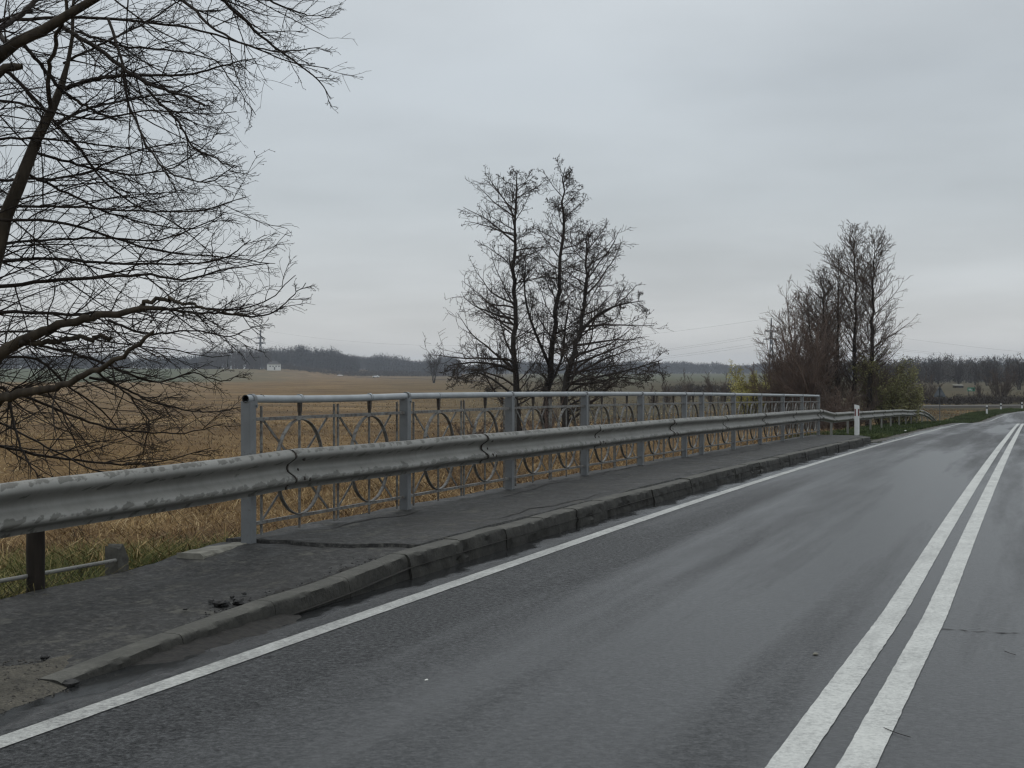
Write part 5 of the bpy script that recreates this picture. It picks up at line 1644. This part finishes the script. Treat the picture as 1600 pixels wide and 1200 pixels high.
for (px, py, sz, lb, fl) in [(345, 945, .060, 'largest broken slab of black asphalt beside the sunken kerb', .35), (372, 942, .050, 'black asphalt piece touching the kerb top next to the largest slab', .4), (362, 934, .022, 'small black crumb just behind the broken asphalt slabs', .7), (381, 929, .020, 'lone black crumb farther back on the pavement', .8), (289, 953, .018, 'small black crumb left of the broken asphalt slabs', .7), (110, 1072, .045, 'dark stone at the lower edge of the gravel patch', .7), (69, 1029, .026, 'dark stone on the pavement above the gravel patch', .6), (24, 1066, .02, 'dark stone in the gravel patch by the left picture edge', .6), (330, 941, .03, 'flat black flake at the left tip of the broken asphalt', .4)]:
    sz *= .8
    lump('asphalt_chunk', pave_pt(px, py) + np.array([0, 0, sz * fl * .35]), sz, lb, 'stone', M['tar_chunk'], 'loose dark chunks on the pavement', int(px))
for (px, py, sz, lb, mt) in [(1275, 1024, .016, 'small pale stone on the road left of the double line', 'pale_concrete'), (666, 1064, .009, 'tiny white fleck on the near lane', 'pale_litter'), (1415, 667, .04, 'white scrap of litter on the grass verge', 'pale_litter')]:
    p_ = pave_pt(px, py) if px != 1415 else at(1415, 667, 52)
    if px == 1415: p_ = np.array([p_[0], p_[1], gz(p_) + .1])
    lump('litter', p_ + np.array([0, 0, sz * .3]), sz, lb, 'litter', M[mt], None, int(px), .5)
for (pa, pb, lb) in [((1382, 1141), (1424, 1156), 'thin dark twig lying across the right centre line'), ((1570, 1020), (1588, 1026), 'short dark twig on the road right of the double line')]:
    a, b = pave_pt(*pa), pave_pt(*pb)
    mb = MB(); md = (a + b) / 2 + np.array([0.006, -.01, .006]); mb.tube([a + np.array([0, 0, .008]), md, b + np.array([0, 0, .008])], .0016, 5)
    o = mb.build('twig', M['twig_dark']); tag(o, lb, 'twig')

# loose crumbs along the broken strip behind the kerb
g = np.random.default_rng(77)
n_ = 420
yy = 7.0 + 2.2 * g.random(n_); ss = -KERB_B - .02 - np.abs(g.normal(0, .05, n_))
C = np.stack([ss, yy, pave_z(ss, yy) + .002], 1)
V, F = clumps(C, .008, g, .5)
tag(link_mesh('crumbs', np_mesh('crumbs', V, F), M['tar_chunk']), 'fine black asphalt crumbs along the broken strip behind the kerb', 'crumbs', None, 'stuff')
n_ = 900
ss = -4.95 + .85 * g.random(n_); yy = 4.2 + 1.6 * g.random(n_)
C = np.stack([ss, yy, gravel_z(ss, yy) + .001], 1)
V, F = clumps(C, .008, g, .6)
tag(link_mesh('grit', np_mesh('grit', V, F), M['verge_gravel']), 'fine grit strewn over the gravel patch', 'grit', None, 'stuff')
# broken dark strip between pavement and lowered kerb
ribbon('pavement_crack', M['soil'], np.linspace(7.1, 9.25, 120), lambda y: -KERB_B - .03 - .09 * np.sin(np.clip((y - 7.1) / 2.15, 0, 1) * math.pi) * (.35 + 1.1 * vnoise(y, y * 0, .10, 81)), -KERB_B + .01, 0.0, 8, zfun=lambda S, Y: pave_z(S, Y) + .004 + (vnoise(S, Y, .05, 82) - .5) * .012)
for s0_, ya, yb in ((-5.50, 10.3, 12.6), (-5.42, 14.0, 17.5), (-5.55, 18.0, 21.5), (-4.55, 11.5, 15.5), (-5.2, 23, 30)):
    ribbon('pavement_crack', M['soil'], np.linspace(ya, yb, 90), lambda y: s0_ + (vnoise(y, y * 0, .5, 91) - .5) * .16 - .013 * np.sin((y - ya) / (yb - ya) * math.pi), lambda y: s0_ + (vnoise(y, y * 0, .5, 91) - .5) * .16 + .016 * np.sin((y - ya) / (yb - ya) * math.pi) * (.3 + 1.4 * vnoise(y, y * 0, .15, 92)), 0.0, 3, zfun=lambda S, Y: pave_z(S, Y) + .0165)
# sealed crack across the near lane
a, b = pave_pt(1456, 983), pave_pt(1640, 994)
vs, fs = [], []
for q in range(41):
    c_ = a + (b - a) * q / 40; c_[2] = float(road_z(c_[1])) + .003
    wv = (float(vnoise(q * .31, 0, 1, 5)) - .5) * .05; hw = max(.001, -.004 + .020 * float(vnoise(q * .45, 3, 1, 6)))
    vs += [(c_[0], c_[1] + wv - hw, c_[2]), (c_[0], c_[1] + wv + hw, c_[2])]
    if q: fs.append((2 * q - 2, 2 * q, 2 * q + 1, 2 * q - 1))
mb = MB(); mb.add(vs, fs); o = mb.build('road_crack', M['soil']); tag(o, kind='structure')

# ------------------------------------------------------------------ haze
HAZE = 0.00020
mb = MB(); mb.box((-500, 1600, 14), (5200, 4600, 64))
o = mb.build('haze', None); tag(o, kind='stuff')
hm = bpy.data.materials.new('haze'); hm.use_nodes = True
t_ = hm.node_tree; t_.nodes.clear()
ho = t_.nodes.new('ShaderNodeOutputMaterial'); hv_ = t_.nodes.new('ShaderNodeVolumePrincipled')
hv_.inputs['Color'].default_value = (0.80, 0.86, 0.95, 1); hv_.inputs['Density'].default_value = HAZE
t_.links.new(hv_.outputs[0], ho.inputs['Volume'])
o.data.materials.append(hm)
